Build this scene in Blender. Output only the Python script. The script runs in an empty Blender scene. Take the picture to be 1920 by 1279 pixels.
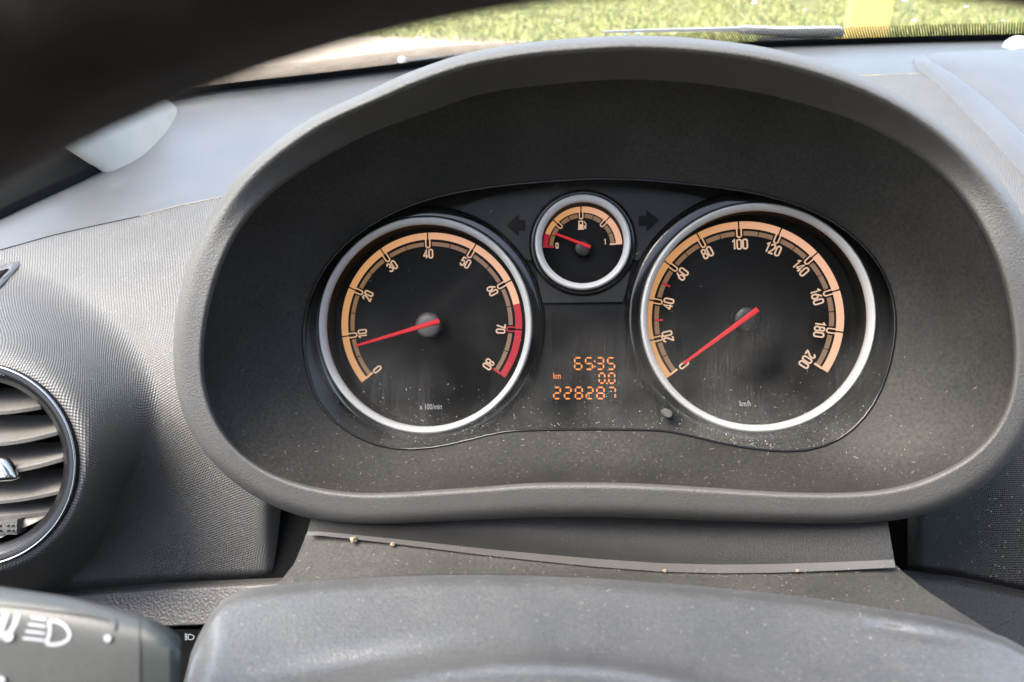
import bpy, bmesh, math, random
import numpy as np
from mathutils import Vector, Matrix
from math import sin, cos, pi, radians, atan2, sqrt, hypot

rnd = random.Random(7)
scn = bpy.context.scene
COL = scn.collection

# ------------------------------------------------------------------ camera, world, sun, exposure
FPX = 1387.0                                   # focal length in pixels of the 1920 px wide frame
PITCH, YAW, ROLL = radians(26.0), radians(5.1), radians(1.5)
C0 = Vector((0.0, 0.0, 1.15))
fwd0 = Vector((-sin(YAW), cos(YAW), 0)); r0 = Vector((cos(YAW), sin(YAW), 0)); Z = Vector((0, 0, 1))
FW = fwd0 * cos(PITCH) - Z * sin(PITCH)
u0 = fwd0 * sin(PITCH) + Z * cos(PITCH)
RT = r0 * cos(ROLL) - u0 * sin(ROLL)
UP = u0 * cos(ROLL) + r0 * sin(ROLL)
cam = bpy.data.cameras.new('camera')
cam_o = bpy.data.objects.new('camera', cam); COL.objects.link(cam_o)
cam_o.matrix_world = Matrix(((RT.x, UP.x, -FW.x, C0.x), (RT.y, UP.y, -FW.y, C0.y), (RT.z, UP.z, -FW.z, C0.z), (0, 0, 0, 1)))
cam.sensor_width = 36.0; cam.lens = 36.0 * FPX / 1920.0
cam.clip_start = 0.005; cam.clip_end = 500.0
cam.dof.use_dof = True; cam.dof.focus_distance = 0.40; cam.dof.aperture_fstop = 12.5
scn.camera = cam_o

SUN_EL, SUN_AZ = radians(58), radians(240)      # azimuth clockwise from +Y: high on the left, veiled
sdir = Vector((sin(SUN_AZ) * cos(SUN_EL), cos(SUN_AZ) * cos(SUN_EL), sin(SUN_EL)))
world = bpy.data.worlds.new('World'); scn.world = world; world.use_nodes = True
wn = world.node_tree
sky = wn.nodes.new('ShaderNodeTexSky'); sky.sky_type = 'NISHITA'; sky.sun_disc = False
sky.sun_elevation = SUN_EL; sky.sun_rotation = SUN_AZ; sky.air_density = 1.0; sky.dust_density = 2.5; sky.ozone_density = 1.0
hs = wn.nodes.new('ShaderNodeHueSaturation'); hs.inputs['Saturation'].default_value = .80
wn.links.new(sky.outputs[0], hs.inputs['Color']); wn.links.new(hs.outputs[0], wn.nodes['Background'].inputs[0]); wn.nodes['Background'].inputs[1].default_value = 0.10
sl = bpy.data.lights.new('sun', 'SUN'); sl.energy = 1.5; sl.angle = radians(36); sl.color = (1, .90, .78)
so = bpy.data.objects.new('sun', sl); COL.objects.link(so); so.rotation_euler = (-sdir).to_track_quat('-Z', 'Y').to_euler(); so.location = (3, -4, 8)
scn.view_settings.view_transform = 'Standard'; scn.view_settings.look = 'None'; scn.view_settings.exposure = 3.15; scn.view_settings.gamma = 1.0
scn.cycles.max_bounces = 10; scn.cycles.transparent_max_bounces = 16; scn.cycles.use_denoising = True
scn.cycles.sample_clamp_indirect = 4.0

# ------------------------------------------------------------------ geometry helpers
def ray(px, py):
    return RT * ((px - 960) / FPX) + UP * ((639.5 - py) / FPX) + FW
def P(px, py, d):
    return C0 + ray(px, py) * d
def lin(a, b, t): return a + (b - a) * t
def sstep(a, b, x):
    t = min(1, max(0, (x - a) / (b - a))); return t * t * (3 - 2 * t)
def interp(pts, x): return float(np.interp(x, [p[0] for p in pts], [p[1] for p in pts]))

def tag(o, label=None, cat=None, group=None, kind=None):
    if label: o['label'] = label
    if cat: o['category'] = cat
    if group: o['group'] = group
    if kind: o['kind'] = kind
    return o
def empty(name, loc, label, cat, group=None, mat=None):
    o = bpy.data.objects.new(name, None); COL.objects.link(o); o.empty_display_size = .01
    if mat is not None: o.matrix_world = mat
    else: o.location = loc
    return tag(o, label, cat, group)
def mesh_obj(name, V, F, m, parent=None, smooth=True, world_space=True, uv=None, autosmooth=None, loc=None):
    """links vertices as one object; world-space vertices are moved into the parent's (or own) frame"""
    me = bpy.data.meshes.new(name)
    V = [Vector(v) for v in V]
    o = bpy.data.objects.new(name, me)
    if world_space:
        if parent is not None:
            mw = pw(parent); inv = mw.inverted(); V = [inv @ v for v in V]
        else:
            c = Vector((sum(v.x for v in V) / len(V), sum(v.y for v in V) / len(V), min(v.z for v in V)))
            V = [v - c for v in V]; o.location = c
    if loc is not None: o.location = loc
    me.from_pydata(V, [], F); me.update()
    if uv is not None:
        l = me.uv_layers.new(name='UVMap')
        vi = np.empty(len(me.loops), int); me.loops.foreach_get('vertex_index', vi)
        l.data.foreach_set('uv', np.asarray(uv, float)[vi].ravel())
    if smooth: me.polygons.foreach_set('use_smooth', [True] * len(me.polygons))
    me.materials.append(m)
    COL.objects.link(o)
    if parent is not None: o.parent = parent
    if autosmooth:
        me.set_sharp_from_angle(angle=radians(autosmooth))
    return o
def pw(o):
    m = o.matrix_basis.copy()
    p = o.parent
    while p is not None:
        m = p.matrix_basis @ m; p = p.parent
    return m

def grid_faces(nr, nc, closed_c=False, closed_r=False, flip=False, off=0):
    F = []
    for i in range(nr - (0 if closed_r else 1)):
        for j in range(nc - (0 if closed_c else 1)):
            a = off + i * nc + j; b = off + i * nc + (j + 1) % nc; c = off + ((i + 1) % nr) * nc + (j + 1) % nc; d = off + ((i + 1) % nr) * nc + j
            F.append((a, d, c, b) if flip else (a, b, c, d))
    return F
def grid_uv(V, nr, nc):
    A = np.array([tuple(v) for v in V]).reshape(nr, nc, 3)
    du = np.zeros((nr, nc)); dv = np.zeros((nr, nc))
    du[:, 1:] = np.cumsum(np.linalg.norm(A[:, 1:] - A[:, :-1], axis=2), axis=1)
    dv[1:, :] = np.cumsum(np.linalg.norm(A[1:] - A[:-1], axis=2), axis=0)
    du -= du[:, nc // 2:nc // 2 + 1]
    return np.stack([du, dv], axis=2).reshape(-1, 2)

class MB:
    """collects simple solids in one mesh"""
    def __init__(s): s.V = []; s.F = []
    def add(s, V, F):
        o = len(s.V); s.V += [Vector(v) for v in V]; s.F += [tuple(i + o for i in f) for f in F]; return s
    def prism(s, poly, z0, z1):
        """ccw polygon (2D) extruded from z0 up to z1"""
        n = len(poly)
        V = [(x, y, z0) for x, y in poly] + [(x, y, z1) for x, y in poly]
        F = [tuple(range(n, 2 * n))] + [(i, (i + 1) % n, n + (i + 1) % n, n + i) for i in range(n)]
        return s.add(V, F)
    def strip(s, L, R, z0, z1, closed=False):
        """ribbon between two equally long 2D outlines"""
        n = len(L); V = []
        for (a, b) in zip(L, R): V += [(a[0], a[1], z1), (b[0], b[1], z1), (a[0], a[1], z0), (b[0], b[1], z0)]
        F = []
        for i in range(n if closed else n - 1):
            p = 4 * i; q = 4 * ((i + 1) % n)
            F += [(p, p + 1, q + 1, q), (p + 2, p, q, q + 2), (p + 1, p + 3, q + 3, q + 1)]
        if not closed: F += [(0, 2, 3, 1), (4 * n - 4, 4 * n - 3, 4 * n - 1, 4 * n - 2)]
        return s.add(V, F)
    def stroke(s, pts, w, z0, z1, closed=False):
        n = len(pts); L = []; R = []
        for i in range(n):
            a = pts[(i - 1) % n] if (closed or i > 0) else pts[i]
            b = pts[(i + 1) % n] if (closed or i < n - 1) else pts[i]
            c = pts[i]
            d1 = Vector((c[0] - a[0], c[1] - a[1])); d2 = Vector((b[0] - c[0], b[1] - c[1]))
            if d1.length < 1e-12: d1 = d2
            if d2.length < 1e-12: d2 = d1
            d1.normalize(); d2.normalize(); t = d1 + d2
            if t.length < .3: t = d1.copy()
            t.normalize(); nrm = Vector((-t.y, t.x)); k = 1 / max(.55, nrm.dot(Vector((-d1.y, d1.x))))
            L.append((c[0] + nrm.x * w / 2 * k, c[1] + nrm.y * w / 2 * k)); R.append((c[0] - nrm.x * w / 2 * k, c[1] - nrm.y * w / 2 * k))
        return s.strip(R, L, z0, z1, closed) if True else None
    def lathe(s, prof, n=96, cx=0, cy=0, cap_end=False, a0=0, a1=2 * pi):
        V = []
        for k in range(n):
            a = a0 + (a1 - a0) * k / n
            for r, h in prof: V.append((cx + r * cos(a), cy + r * sin(a), h))
        F = grid_faces(n, len(prof), closed_r=True)
        if cap_end: F.append(tuple(k * len(prof) + len(prof) - 1 for k in range(n)))
        return s.add(V, F)
    def box(s, x0, x1, y0, y1, z0, z1):
        V = [(x, y, z) for z in (z0, z1) for y in (y0, y1) for x in (x0, x1)]
        return s.add(V, [(0, 2, 3, 1), (4, 5, 7, 6), (0, 1, 5, 4), (2, 6, 7, 3), (0, 4, 6, 2), (1, 3, 7, 5)])
    def tube(s, pts, r, n=10, caps=True):
        """round tube through 3D points, r a number or list"""
        pts = [Vector(p) for p in pts]; m = len(pts); rr = r if hasattr(r, '__len__') else [r] * m
        V = []; ref = None
        for i, p in enumerate(pts):
            t = (pts[min(i + 1, m - 1)] - pts[max(i - 1, 0)]).normalized()
            if ref is None: ref = t.orthogonal().normalized()
            ref = (ref - t * ref.dot(t)).normalized(); b = t.cross(ref)
            for k in range(n):
                a = 2 * pi * k / n; V.append(p + (ref * cos(a) + b * sin(a)) * rr[i])
        F = grid_faces(m, n, closed_c=True)
        if caps: F += [tuple(range(n))[::-1], tuple(range((m - 1) * n, m * n))]
        return s.add(V, F)
    def xform(s, M): s.V = [M @ v for v in s.V]; return s
    def build(s, name, m, parent=None, smooth=False, autosmooth=None, world_space=False, loc=None):
        return mesh_obj(name, s.V, s.F, m, parent, smooth or bool(autosmooth), world_space, None, autosmooth, loc)

def catmull(pts, n, closed=False):
    out = []; m = len(pts); segs = m if closed else m - 1
    A = [Vector(p) for p in pts]
    for i in range(segs):
        p0 = A[(i - 1) % m] if (closed or i > 0) else A[i]; p1 = A[i]; p2 = A[(i + 1) % m]; p3 = A[(i + 2) % m] if (closed or i < m - 2) else p2
        for k in range(n):
            t = k / n
            out.append(0.5 * ((2 * p1) + (p2 - p0) * t + (2 * p0 - 5 * p1 + 4 * p2 - p3) * t * t + (3 * p1 - p0 - 3 * p2 + p3) * t ** 3))
    if not closed: out.append(A[-1])
    return out

# ------------------------------------------------------------------ materials
def newmat(name):
    m = bpy.data.materials.new(name); m.use_nodes = True; return m, m.node_tree, m.node_tree.nodes['Principled BSDF']
def N(nt, t, **kw):
    n = nt.nodes.new(t)
    for k, v in kw.items():
        if k.startswith('i_'): n.inputs[int(k[2:])].default_value = v
        else: setattr(n, k, v)
    return n
def math_(nt, op, a, b=None, clamp=False):
    n = nt.nodes.new('ShaderNodeMath'); n.operation = op; n.use_clamp = clamp
    for i, x in enumerate((a, b)):
        if x is None: continue
        if isinstance(x, (int, float)): n.inputs[i].default_value = x
        else: nt.links.new(x, n.inputs[i])
    return n.outputs[0]
def plain(name, col, rough=.5, metal=0, spec=.5, var=.12, scale=60, coat=0, sheen=0, bump=0, bscale=900, bdist=.0002, dust=0.0):
    """solid plastic / metal with slight tone and gloss variation, optional fine grain and dust film"""
    m, nt, b = newmat(name); L = nt.links.new
    tc = N(nt, 'ShaderNodeTexCoord')
    no = N(nt, 'ShaderNodeTexNoise'); no.inputs['Scale'].default_value = scale; no.inputs['Detail'].default_value = 4
    L(tc.outputs['Object'], no.inputs['Vector'])
    mx = N(nt, 'ShaderNodeMix', data_type='RGBA')
    mx.inputs[6].default_value = (*[c * (1 - var) for c in col], 1); mx.inputs[7].default_value = (*[min(1, c * (1 + var)) for c in col], 1)
    L(no.outputs[0], mx.inputs[0]); colout = mx.outputs[2]
    if dust > 0:
        n2 = N(nt, 'ShaderNodeTexNoise'); n2.inputs['Scale'].default_value = 25; n2.inputs['Detail'].default_value = 6; L(tc.outputs['Object'], n2.inputs['Vector'])
        n3 = N(nt, 'ShaderNodeTexNoise'); n3.inputs['Scale'].default_value = 700; n3.inputs['Detail'].default_value = 2; L(tc.outputs['Object'], n3.inputs['Vector'])
        f = math_(nt, 'MULTIPLY', math_(nt, 'MULTIPLY', n2.outputs[0], n3.outputs[0]), dust * 3.2, True)
        md = N(nt, 'ShaderNodeMix', data_type='RGBA'); md.inputs[7].default_value = (.30, .28, .25, 1)
        L(f, md.inputs[0]); L(colout, md.inputs[6]); colout = md.outputs[2]
    L(colout, b.inputs['Base Color'])
    r = N(nt, 'ShaderNodeMapRange'); r.inputs[3].default_value = max(.02, rough * .88); r.inputs[4].default_value = min(1, rough * 1.12)
    L(no.outputs[0], r.inputs[0]); L(r.outputs[0], b.inputs['Roughness'])
    b.inputs['Metallic'].default_value = metal; b.inputs['Specular IOR Level'].default_value = spec
    b.inputs['Coat Weight'].default_value = coat; b.inputs['Coat Roughness'].default_value = .05
    if sheen: b.inputs['Sheen Weight'].default_value = sheen; b.inputs['Sheen Roughness'].default_value = .4
    if bump:
        v = N(nt, 'ShaderNodeTexVoronoi', feature='SMOOTH_F1'); v.inputs['Scale'].default_value = bscale; v.inputs['Smoothness'].default_value = .6
        w = N(nt, 'ShaderNodeTexNoise'); w.inputs['Scale'].default_value = bscale * .5; L(tc.outputs['Object'], w.inputs['Vector'])
        va = N(nt, 'ShaderNodeVectorMath', operation='MULTIPLY_ADD'); va.inputs[1].default_value = (.0012,) * 3
        L(w.outputs['Color'], va.inputs[0]); L(tc.outputs['Object'], va.inputs[2]); L(va.outputs[0], v.inputs['Vector'])
        bp = N(nt, 'ShaderNodeBump'); bp.inputs['Strength'].default_value = bump; bp.inputs['Distance'].default_value = bdist
        L(v.outputs[0], bp.inputs['Height']); L(bp.outputs[0], b.inputs['Normal'])
    return m
def weave(name, col, rough, pu=.0021, pv=.0021, strength=.6, dist=.0003, sheen=.0, spec=.5):
    """moulded plastic with a fine woven relief, mapped in metres on the surface"""
    m, nt, b = newmat(name); L = nt.links.new
    uv = N(nt, 'ShaderNodeUVMap'); sp = N(nt, 'ShaderNodeSeparateXYZ'); L(uv.outputs[0], sp.inputs[0])
    tc = N(nt, 'ShaderNodeTexCoord')
    no = N(nt, 'ShaderNodeTexNoise'); no.inputs['Scale'].default_value = 40; no.inputs['Detail'].default_value = 5; L(tc.outputs['Object'], no.inputs['Vector'])
    wob = N(nt, 'ShaderNodeTexNoise'); wob.inputs['Scale'].default_value = 300; L(tc.outputs['Object'], wob.inputs['Vector'])
    U = math_(nt, 'ADD', math_(nt, 'MULTIPLY', sp.outputs[0], 2 * pi / pu), math_(nt, 'MULTIPLY', wob.outputs[0], 1.6))
    Vv = math_(nt, 'MULTIPLY', sp.outputs[1], 2 * pi / pv)
    s1 = math_(nt, 'SINE', math_(nt, 'ADD', U, Vv)); s2 = math_(nt, 'SINE', math_(nt, 'SUBTRACT', U, Vv))
    h = math_(nt, 'MULTIPLY', s1, s2)
    bp = N(nt, 'ShaderNodeBump'); bp.inputs['Strength'].default_value = strength; bp.inputs['Distance'].default_value = dist
    L(h, bp.inputs['Height']); L(bp.outputs[0], b.inputs['Normal'])
    mx = N(nt, 'ShaderNodeMix', data_type='RGBA'); mx.inputs[6].default_value = (*[c * .85 for c in col], 1); mx.inputs[7].default_value = (*[c * 1.2 for c in col], 1)
    L(no.outputs[0], mx.inputs[0])
    sp2 = N(nt, 'ShaderNodeTexVoronoi'); sp2.inputs['Scale'].default_value = 260; L(tc.outputs['Object'], sp2.inputs['Vector'])
    fl = math_(nt, 'MULTIPLY', math_(nt, 'LESS_THAN', sp2.outputs[0], .13), .35)
    m2 = N(nt, 'ShaderNodeMix', data_type='RGBA'); m2.inputs[7].default_value = (.35, .33, .3, 1); L(fl, m2.inputs[0]); L(mx.outputs[2], m2.inputs[6])
    L(m2.outputs[2], b.inputs['Base Color'])
    b.inputs['Roughness'].default_value = rough; b.inputs['Specular IOR Level'].default_value = spec
    if sheen: b.inputs['Sheen Weight'].default_value = sheen
    return m
def glow(name, col, strength, base=None, var=.0):
    m, nt, b = newmat(name)
    b.inputs['Base Color'].default_value = (*(base or col), 1); b.inputs['Roughness'].default_value = .6
    b.inputs['Emission Color'].default_value = (*col, 1); b.inputs['Emission Strength'].default_value = strength
    return m
def glow_scale(name, ca, cb, strength, x0, x1, base):
    """back-lit print whose lamps shine amber on one side of the dial and paler on the other"""
    m, nt, b = newmat(name); L = nt.links.new
    tc = N(nt, 'ShaderNodeTexCoord'); sp = N(nt, 'ShaderNodeSeparateXYZ'); L(tc.outputs['Object'], sp.inputs[0])
    mr = N(nt, 'ShaderNodeMapRange', interpolation_type='SMOOTHSTEP'); mr.inputs[1].default_value = x0; mr.inputs[2].default_value = x1; L(sp.outputs[0], mr.inputs[0])
    mx = N(nt, 'ShaderNodeMix', data_type='RGBA'); mx.inputs[6].default_value = (*ca, 1); mx.inputs[7].default_value = (*cb, 1); L(mr.outputs[0], mx.inputs[0])
    L(mx.outputs[2], b.inputs['Emission Color']); b.inputs['Emission Strength'].default_value = strength
    b.inputs['Base Color'].default_value = (*base, 1); b.inputs['Roughness'].default_value = .6
    return m

EX = 2.0 ** -scn.view_settings.exposure
M = {}
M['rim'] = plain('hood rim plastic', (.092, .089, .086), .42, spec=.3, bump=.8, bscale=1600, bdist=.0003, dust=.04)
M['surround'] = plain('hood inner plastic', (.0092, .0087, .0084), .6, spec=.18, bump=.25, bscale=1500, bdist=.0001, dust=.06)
M['pad'] = plain('dash pad plastic', (.078, .081, .087), .33, spec=.9, bump=.3, bscale=1100, bdist=.00015, dust=.1)
M['weave'] = weave('woven dash plastic', (.108, .104, .100), .44, pu=.0031, pv=.0031, strength=.65, spec=.5)
M['weave_shaded'] = weave('shaded woven dash plastic', (.022, .022, .022), .55, strength=.7)  # darker copy of the dash weave, shade beside the hood put into its colour
M['leather'] = plain('leather grain plastic', (.085, .080, .076), .45, bump=.9, bscale=650, bdist=.0004)
M['black'] = plain('black gloss plastic', (.006, .006, .0065), .12, var=.05)
M['matt_black'] = plain('matt black plastic', (.005, .005, .005), .7, spec=.12)
M['mask'] = plain('cluster mask plastic', (.006, .006, .006), .42, spec=.2)
M['mask_panel'] = plain('warning strip plastic', (.016, .016, .016), .5, spec=.25)
M['dial'] = plain('dial print black', (.006, .0058, .0055), .55, spec=.12)
M['satin'] = plain('satin silver', (.86, .86, .845), .42, metal=.2, spec=.4, var=.03)
M['edge_metal'] = plain('dull bright edge', (.32, .32, .33), .25, metal=1, var=.05)
M['hub_grey'] = plain('hub grey', (.10, .088, .088), .45)
M['hub_black'] = plain('hub black', (.008, .008, .008), .4)
M['shroud'] = plain('column plastic', (.050, .053, .058), .36, spec=.9, bump=.5, bscale=1000, bdist=.0002, dust=.16)
M['gap'] = plain('dusty rubber trim', (.016, .0155, .015), .6, bump=.4, bscale=1300, bdist=.00015, dust=.12)
M['skirt'] = plain('grained skirt plastic', (.011, .0107, .0105), .5, spec=.35, bump=.6, bscale=1900, bdist=.0002)
M['gap_strip'] = plain('worn trim strip', (.068, .064, .062), .42)
M['chrome'] = plain('chrome', (.55, .55, .56), .18, metal=1, var=.03)
M['ring_gloss'] = plain('gloss dark ring', (.010, .010, .011), .24, spec=.3, var=.1)
M['leather_shaded'] = plain('shaded leather grain plastic', (.016, .0155, .015), .55, spec=.3, bump=.9, bscale=650, bdist=.0004)  # darker copy of the leather trim with the lower right shade in its colour
M['slat'] = plain('vent slat plastic', (.085, .079, .073), .5, bump=.3, bscale=1600, bdist=.0001, dust=.25)
M['stalk'] = plain('stalk plastic', (.065, .069, .069), .4, bump=.2, bscale=1200, bdist=.0001, dust=.05)
M['white_print'] = plain('white print', (.38, .40, .43), .6)
M['wheel'] = plain('wheel leather', (.030, .0225, .020), .6, var=.95, scale=90, bump=.4, bscale=500, bdist=.0003)
M['pillar'] = plain('pale grey trim', (.40, .385, .345), .6)
M['seal'] = plain('black rubber', (.006, .006, .006), .9, spec=.15)
M['headliner'] = plain('headliner fabric', (.12, .11, .10), .9)
M['cabin_dark'] = plain('dark cabin fabric', (.012, .011, .010), .9)
M['dust'] = plain('dust fleck', (.36, .34, .31), .9)
M['crumb'] = plain('crumb', (.26, .205, .135), .9)
M['frit'] = plain('black frit', (.004, .004, .004), .5)
M['wiper'] = plain('grey wiper', (.30, .31, .33), .45)
M['yellow'] = plain('yellow paint', (.52, .38, .10), .6)
M['red_needle'] = glow('red needle', (.80, .012, .022), .45 * EX, (.38, .006, .010))
M['red_scale'] = glow('red scale', (.62, .012, .035), .42 * EX, (.3, .01, .02))
M['lcd'] = plain('display glass', (.007, .006, .0055), .25, var=.3)
M['lcd_digit'] = glow('display amber', (1.0, .27, .03), 1.15 * EX, (.1, .03, .005))
M['pin'] = plain('reset pin', (.07, .068, .065), .45)

# ------------------------------------------------------------------ cluster frame
KX = 0.09; DC = 0.36
n_w = (RT * (-KX) + (-FW)).normalized()
def on_plane(px, py, h=0.0):
    """world point where the view line meets the cluster plane lifted by h toward the driver"""
    O = C0 + FW * DC + n_w * h
    r = ray(px, py); t = (O - C0).dot(n_w) / r.dot(n_w); return C0 + r * t
u_w = (on_plane(1420, 593) - on_plane(795, 610)).normalized()
u_w = (u_w - n_w * u_w.dot(n_w)).normalized(); v_w = n_w.cross(u_w)
O_w = on_plane(1110, 600)
CM = Matrix(((u_w.x, v_w.x, n_w.x, O_w.x), (u_w.y, v_w.y, n_w.y, O_w.y), (u_w.z, v_w.z, n_w.z, O_w.z), (0, 0, 0, 1)))
CMI = CM.inverted()
def L2(px, py, h=0.0): return CMI @ on_plane(px, py, h)
def depth_at(px, py, h=0.0): return (on_plane(px, py, h) - C0).dot(FW)

# ------------------------------------------------------------------ outlines of the hood (star-shaped about a centre)
HC = (1120, 560)
OUTER = [(1200, 67), (1143, 68), (997, 79), (870, 101), (800, 124), (742, 146), (691, 172), (607, 208), (574, 226), (495, 284), (437, 341), (398, 400), (366, 459), (347, 510), (335, 560), (325, 629), (326, 698), (338, 766), (365, 825), (403, 873), (455, 918), (520, 953), (592, 976), (646, 982), (700, 983), (774, 980), (883, 975), (1000, 970), (1166, 970), (1325, 976), (1431, 979), (1564, 981), (1670, 977), (1750, 961), (1830, 925), (1878, 882), (1920, 827), (1950, 760), (1968, 680), (1970, 600), (1955, 500), (1920, 407), (1858, 318), (1760, 223), (1628, 148), (1464, 95), (1300, 72)]
INNER = [(1260, 153), (1143, 150), (925, 172), (800, 212), (691, 252), (574, 316), (495, 375), (449, 431), (421, 485), (402, 540), (390, 590), (383, 640), (382, 708), (396, 766), (420, 815), (455, 852), (500, 884), (541, 901), (610, 917), (646, 922), (701, 924), (810, 918), (920, 911), (1000, 905), (1166, 905), (1325, 913), (1431, 920), (1538, 923), (1644, 920), (1718, 904), (1761, 886), (1829, 848), (1880, 785), (1898, 720), (1900, 640), (1888, 560), (1868, 490), (1832, 415), (1775, 340), (1700, 278), (1600, 226), (1464, 184), (1350, 162)]
OPEN = [(1130, 335), (1084, 336), (948, 347), (840, 364), (760, 388), (691, 423), (632, 470), (590, 530), (570, 590), (566, 640), (574, 690), (592, 753), (630, 797), (671, 822), (700, 835), (745, 844), (800, 842), (860, 830), (930, 812), (1000, 807), (1120, 806), (1240, 808), (1297, 818), (1375, 836), (1473, 848), (1532, 843), (1594, 813), (1645, 751), (1673, 673), (1682, 602), (1669, 532), (1630, 469), (1551, 407), (1454, 371), (1360, 353), (1219, 338)]
def polar(pts, n=320):
    pts = catmull([(x, y, 0) for x, y in pts], 10, True)
    th = np.array([atan2(-(p.y - HC[1]), p.x - HC[0]) for p in pts]); rr = np.array([hypot(p.x - HC[0], p.y - HC[1]) for p in pts])
    o = np.argsort(th); th = th[o]; rr = rr[o]
    th = np.concatenate([th - 2 * pi, th, th + 2 * pi]); rr = np.concatenate([rr, rr, rr])
    a = np.linspace(-pi, pi, n, endpoint=False)
    r = np.interp(a, th, rr)
    for _ in range(14): r = (np.roll(r, 1) + 2 * r + np.roll(r, -1)) / 4
    return a, r
NH = 360
TH, RO = polar(OUTER, NH); _, RI = polar(INNER, NH); _, RC = polar(OPEN, NH)
def hp(i, r): return HC[0] + r * cos(TH[i]), HC[1] - r * sin(TH[i])
def d_rim(px, py):
    X = (px - 960) / FPX; Y = (639.5 - py) / FPX
    return 0.305 / (1 + .09 * X + .26 * Y)

hood = empty('instrument_hood', P(1110, 985, .33), 'grained dark plastic hood arching over the three round dials', 'instrument hood')
# rim: rounded lip between outer silhouette and inner edge
prof = [(-.10, .070), (-.05, .045), (-.015, .025), (0.0, .0140), (.03, .0098), (.07, .0068), (.12, .0046), (.18, .0031), (.26, .0019), (.36, .0012), (.50, .0008), (.65, .0005), (.80, .0001), (.87, .0), (.92, .0008), (.965, .0030), (1.0, .0075)]
PTOP = [.085, .060, .036, .0240, .0150, .0082, .0036, .0010, 0, .0036, .0105, .0180, .0250, .0282, .0303, .0322, .0340]
def topw(i): return sstep(.05, .75, sin(TH[i]))
V = []
for (t, dz0), dzt in zip(prof, PTOP):
    for i in range(NH):
        dz = lin(dz0, dzt, topw(i)); r = RO[i] + (RI[i] - RO[i]) * max(t, 0)
        if t < 0: r = RO[i] * (1 + t * .6)
        px, py = hp(i, r); V.append(P(px, py, d_rim(px, py) + dz))
F = grid_faces(len(prof), NH, closed_c=True, flip=True)
mesh_obj('rim', V, F, M['rim'], hood)
# inner surround: from the inner edge back to the lens opening
V = []; NW = 22
for k in range(NW + 1):
    t = k / NW
    for i in range(NH):
        pa = hp(i, RI[i]); A = P(*pa, d_rim(*pa) + lin(.0079, .0345, topw(i)))
        pb = hp(i, RC[i]); B = on_plane(*pb, .006)
        top = max(0, sin(TH[i]))
        bow = sin(pi * t) * .004 * (1 - .3 * top)
        p = A.lerp(B, t)
        out = (A - B); mid = on_plane(HC[0], HC[1], .03)
        rad = (p - mid); rad = (rad - n_w * rad.dot(n_w)).normalized()
        V.append(p + rad * bow)
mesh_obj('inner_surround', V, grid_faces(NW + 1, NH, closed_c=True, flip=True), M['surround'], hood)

# ------------------------------------------------------------------ instrument cluster
cl = empty('instrument_cluster', None, 'black instrument cluster with amber lit dials under the plastic hood', 'instrument cluster', mat=CM)
# mask: flat black panel behind the lens opening
V = [(*L2(*hp(i, RC[i] * 1.02), -.008)[:2], -.008) for i in range(0, NH, 3)]
nV = len(V)
V2 = [(*L2(*hp(i, RC[i] * 1.004), .006)[:2], .006) for i in range(0, NH, 3)]
TACH = dict(c=(808, 608), ring=(794, 610), R=203)
SPD = dict(c=(1393, 598), ring=(1420, 595.5), R=215)
FUEL = dict(c=(1091, 462), ring=(1092.5, 453.5), R=89)
HD = -.0175
DIALS = {}
for key, g in (('t', TACH), ('s', SPD), ('f', FUEL)):
    dep = HD if key != 'f' else -.0165
    g['dep'] = dep
    c = L2(*g['c'], dep); g['C'] = c
    rc = L2(*g['ring'], 0); g['RC'] = rc
    g['s'] = depth_at(*g['c'], dep) / FPX; g['sr'] = depth_at(*g['ring'], 0) / FPX
# panel with round holes for the dials, made as a strip fan: outer outline and holes via triangulated fill
bm = bmesh.new()
def loop_edges(pts, z):
    vs = [bm.verts.new((x, y, z)) for x, y in pts]
    return [bm.edges.new((vs[i], vs[(i + 1) % len(vs)])) for i in range(len(vs))]
ed = loop_edges([(v[0], v[1]) for v in V], -.008)
for g in (TACH, SPD, FUEL):
    R = g['R'] * g['sr'] - .001
    ed += loop_edges([(g['RC'].x + R * cos(2 * pi * k / 72), g['RC'].y + R * sin(2 * pi * k / 72)) for k in range(72)], -.008)
bmesh.ops.triangle_fill(bm, use_beauty=True, use_dissolve=False, edges=ed, normal=(0, 0, 1))
me = bpy.data.meshes.new('face_panel'); bm.to_mesh(me); bm.free(); me.materials.append(M['mask'])
o = bpy.data.objects.new('face_panel', me); COL.objects.link(o); o.parent = cl
# side wall between panel and lens edge
V = [(v[0], v[1], -.008) for v in V] + V2
MB().add(V, grid_faces(2, nV, closed_c=True)).build('panel_wall', M['matt_black'], cl, smooth=True)

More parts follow.
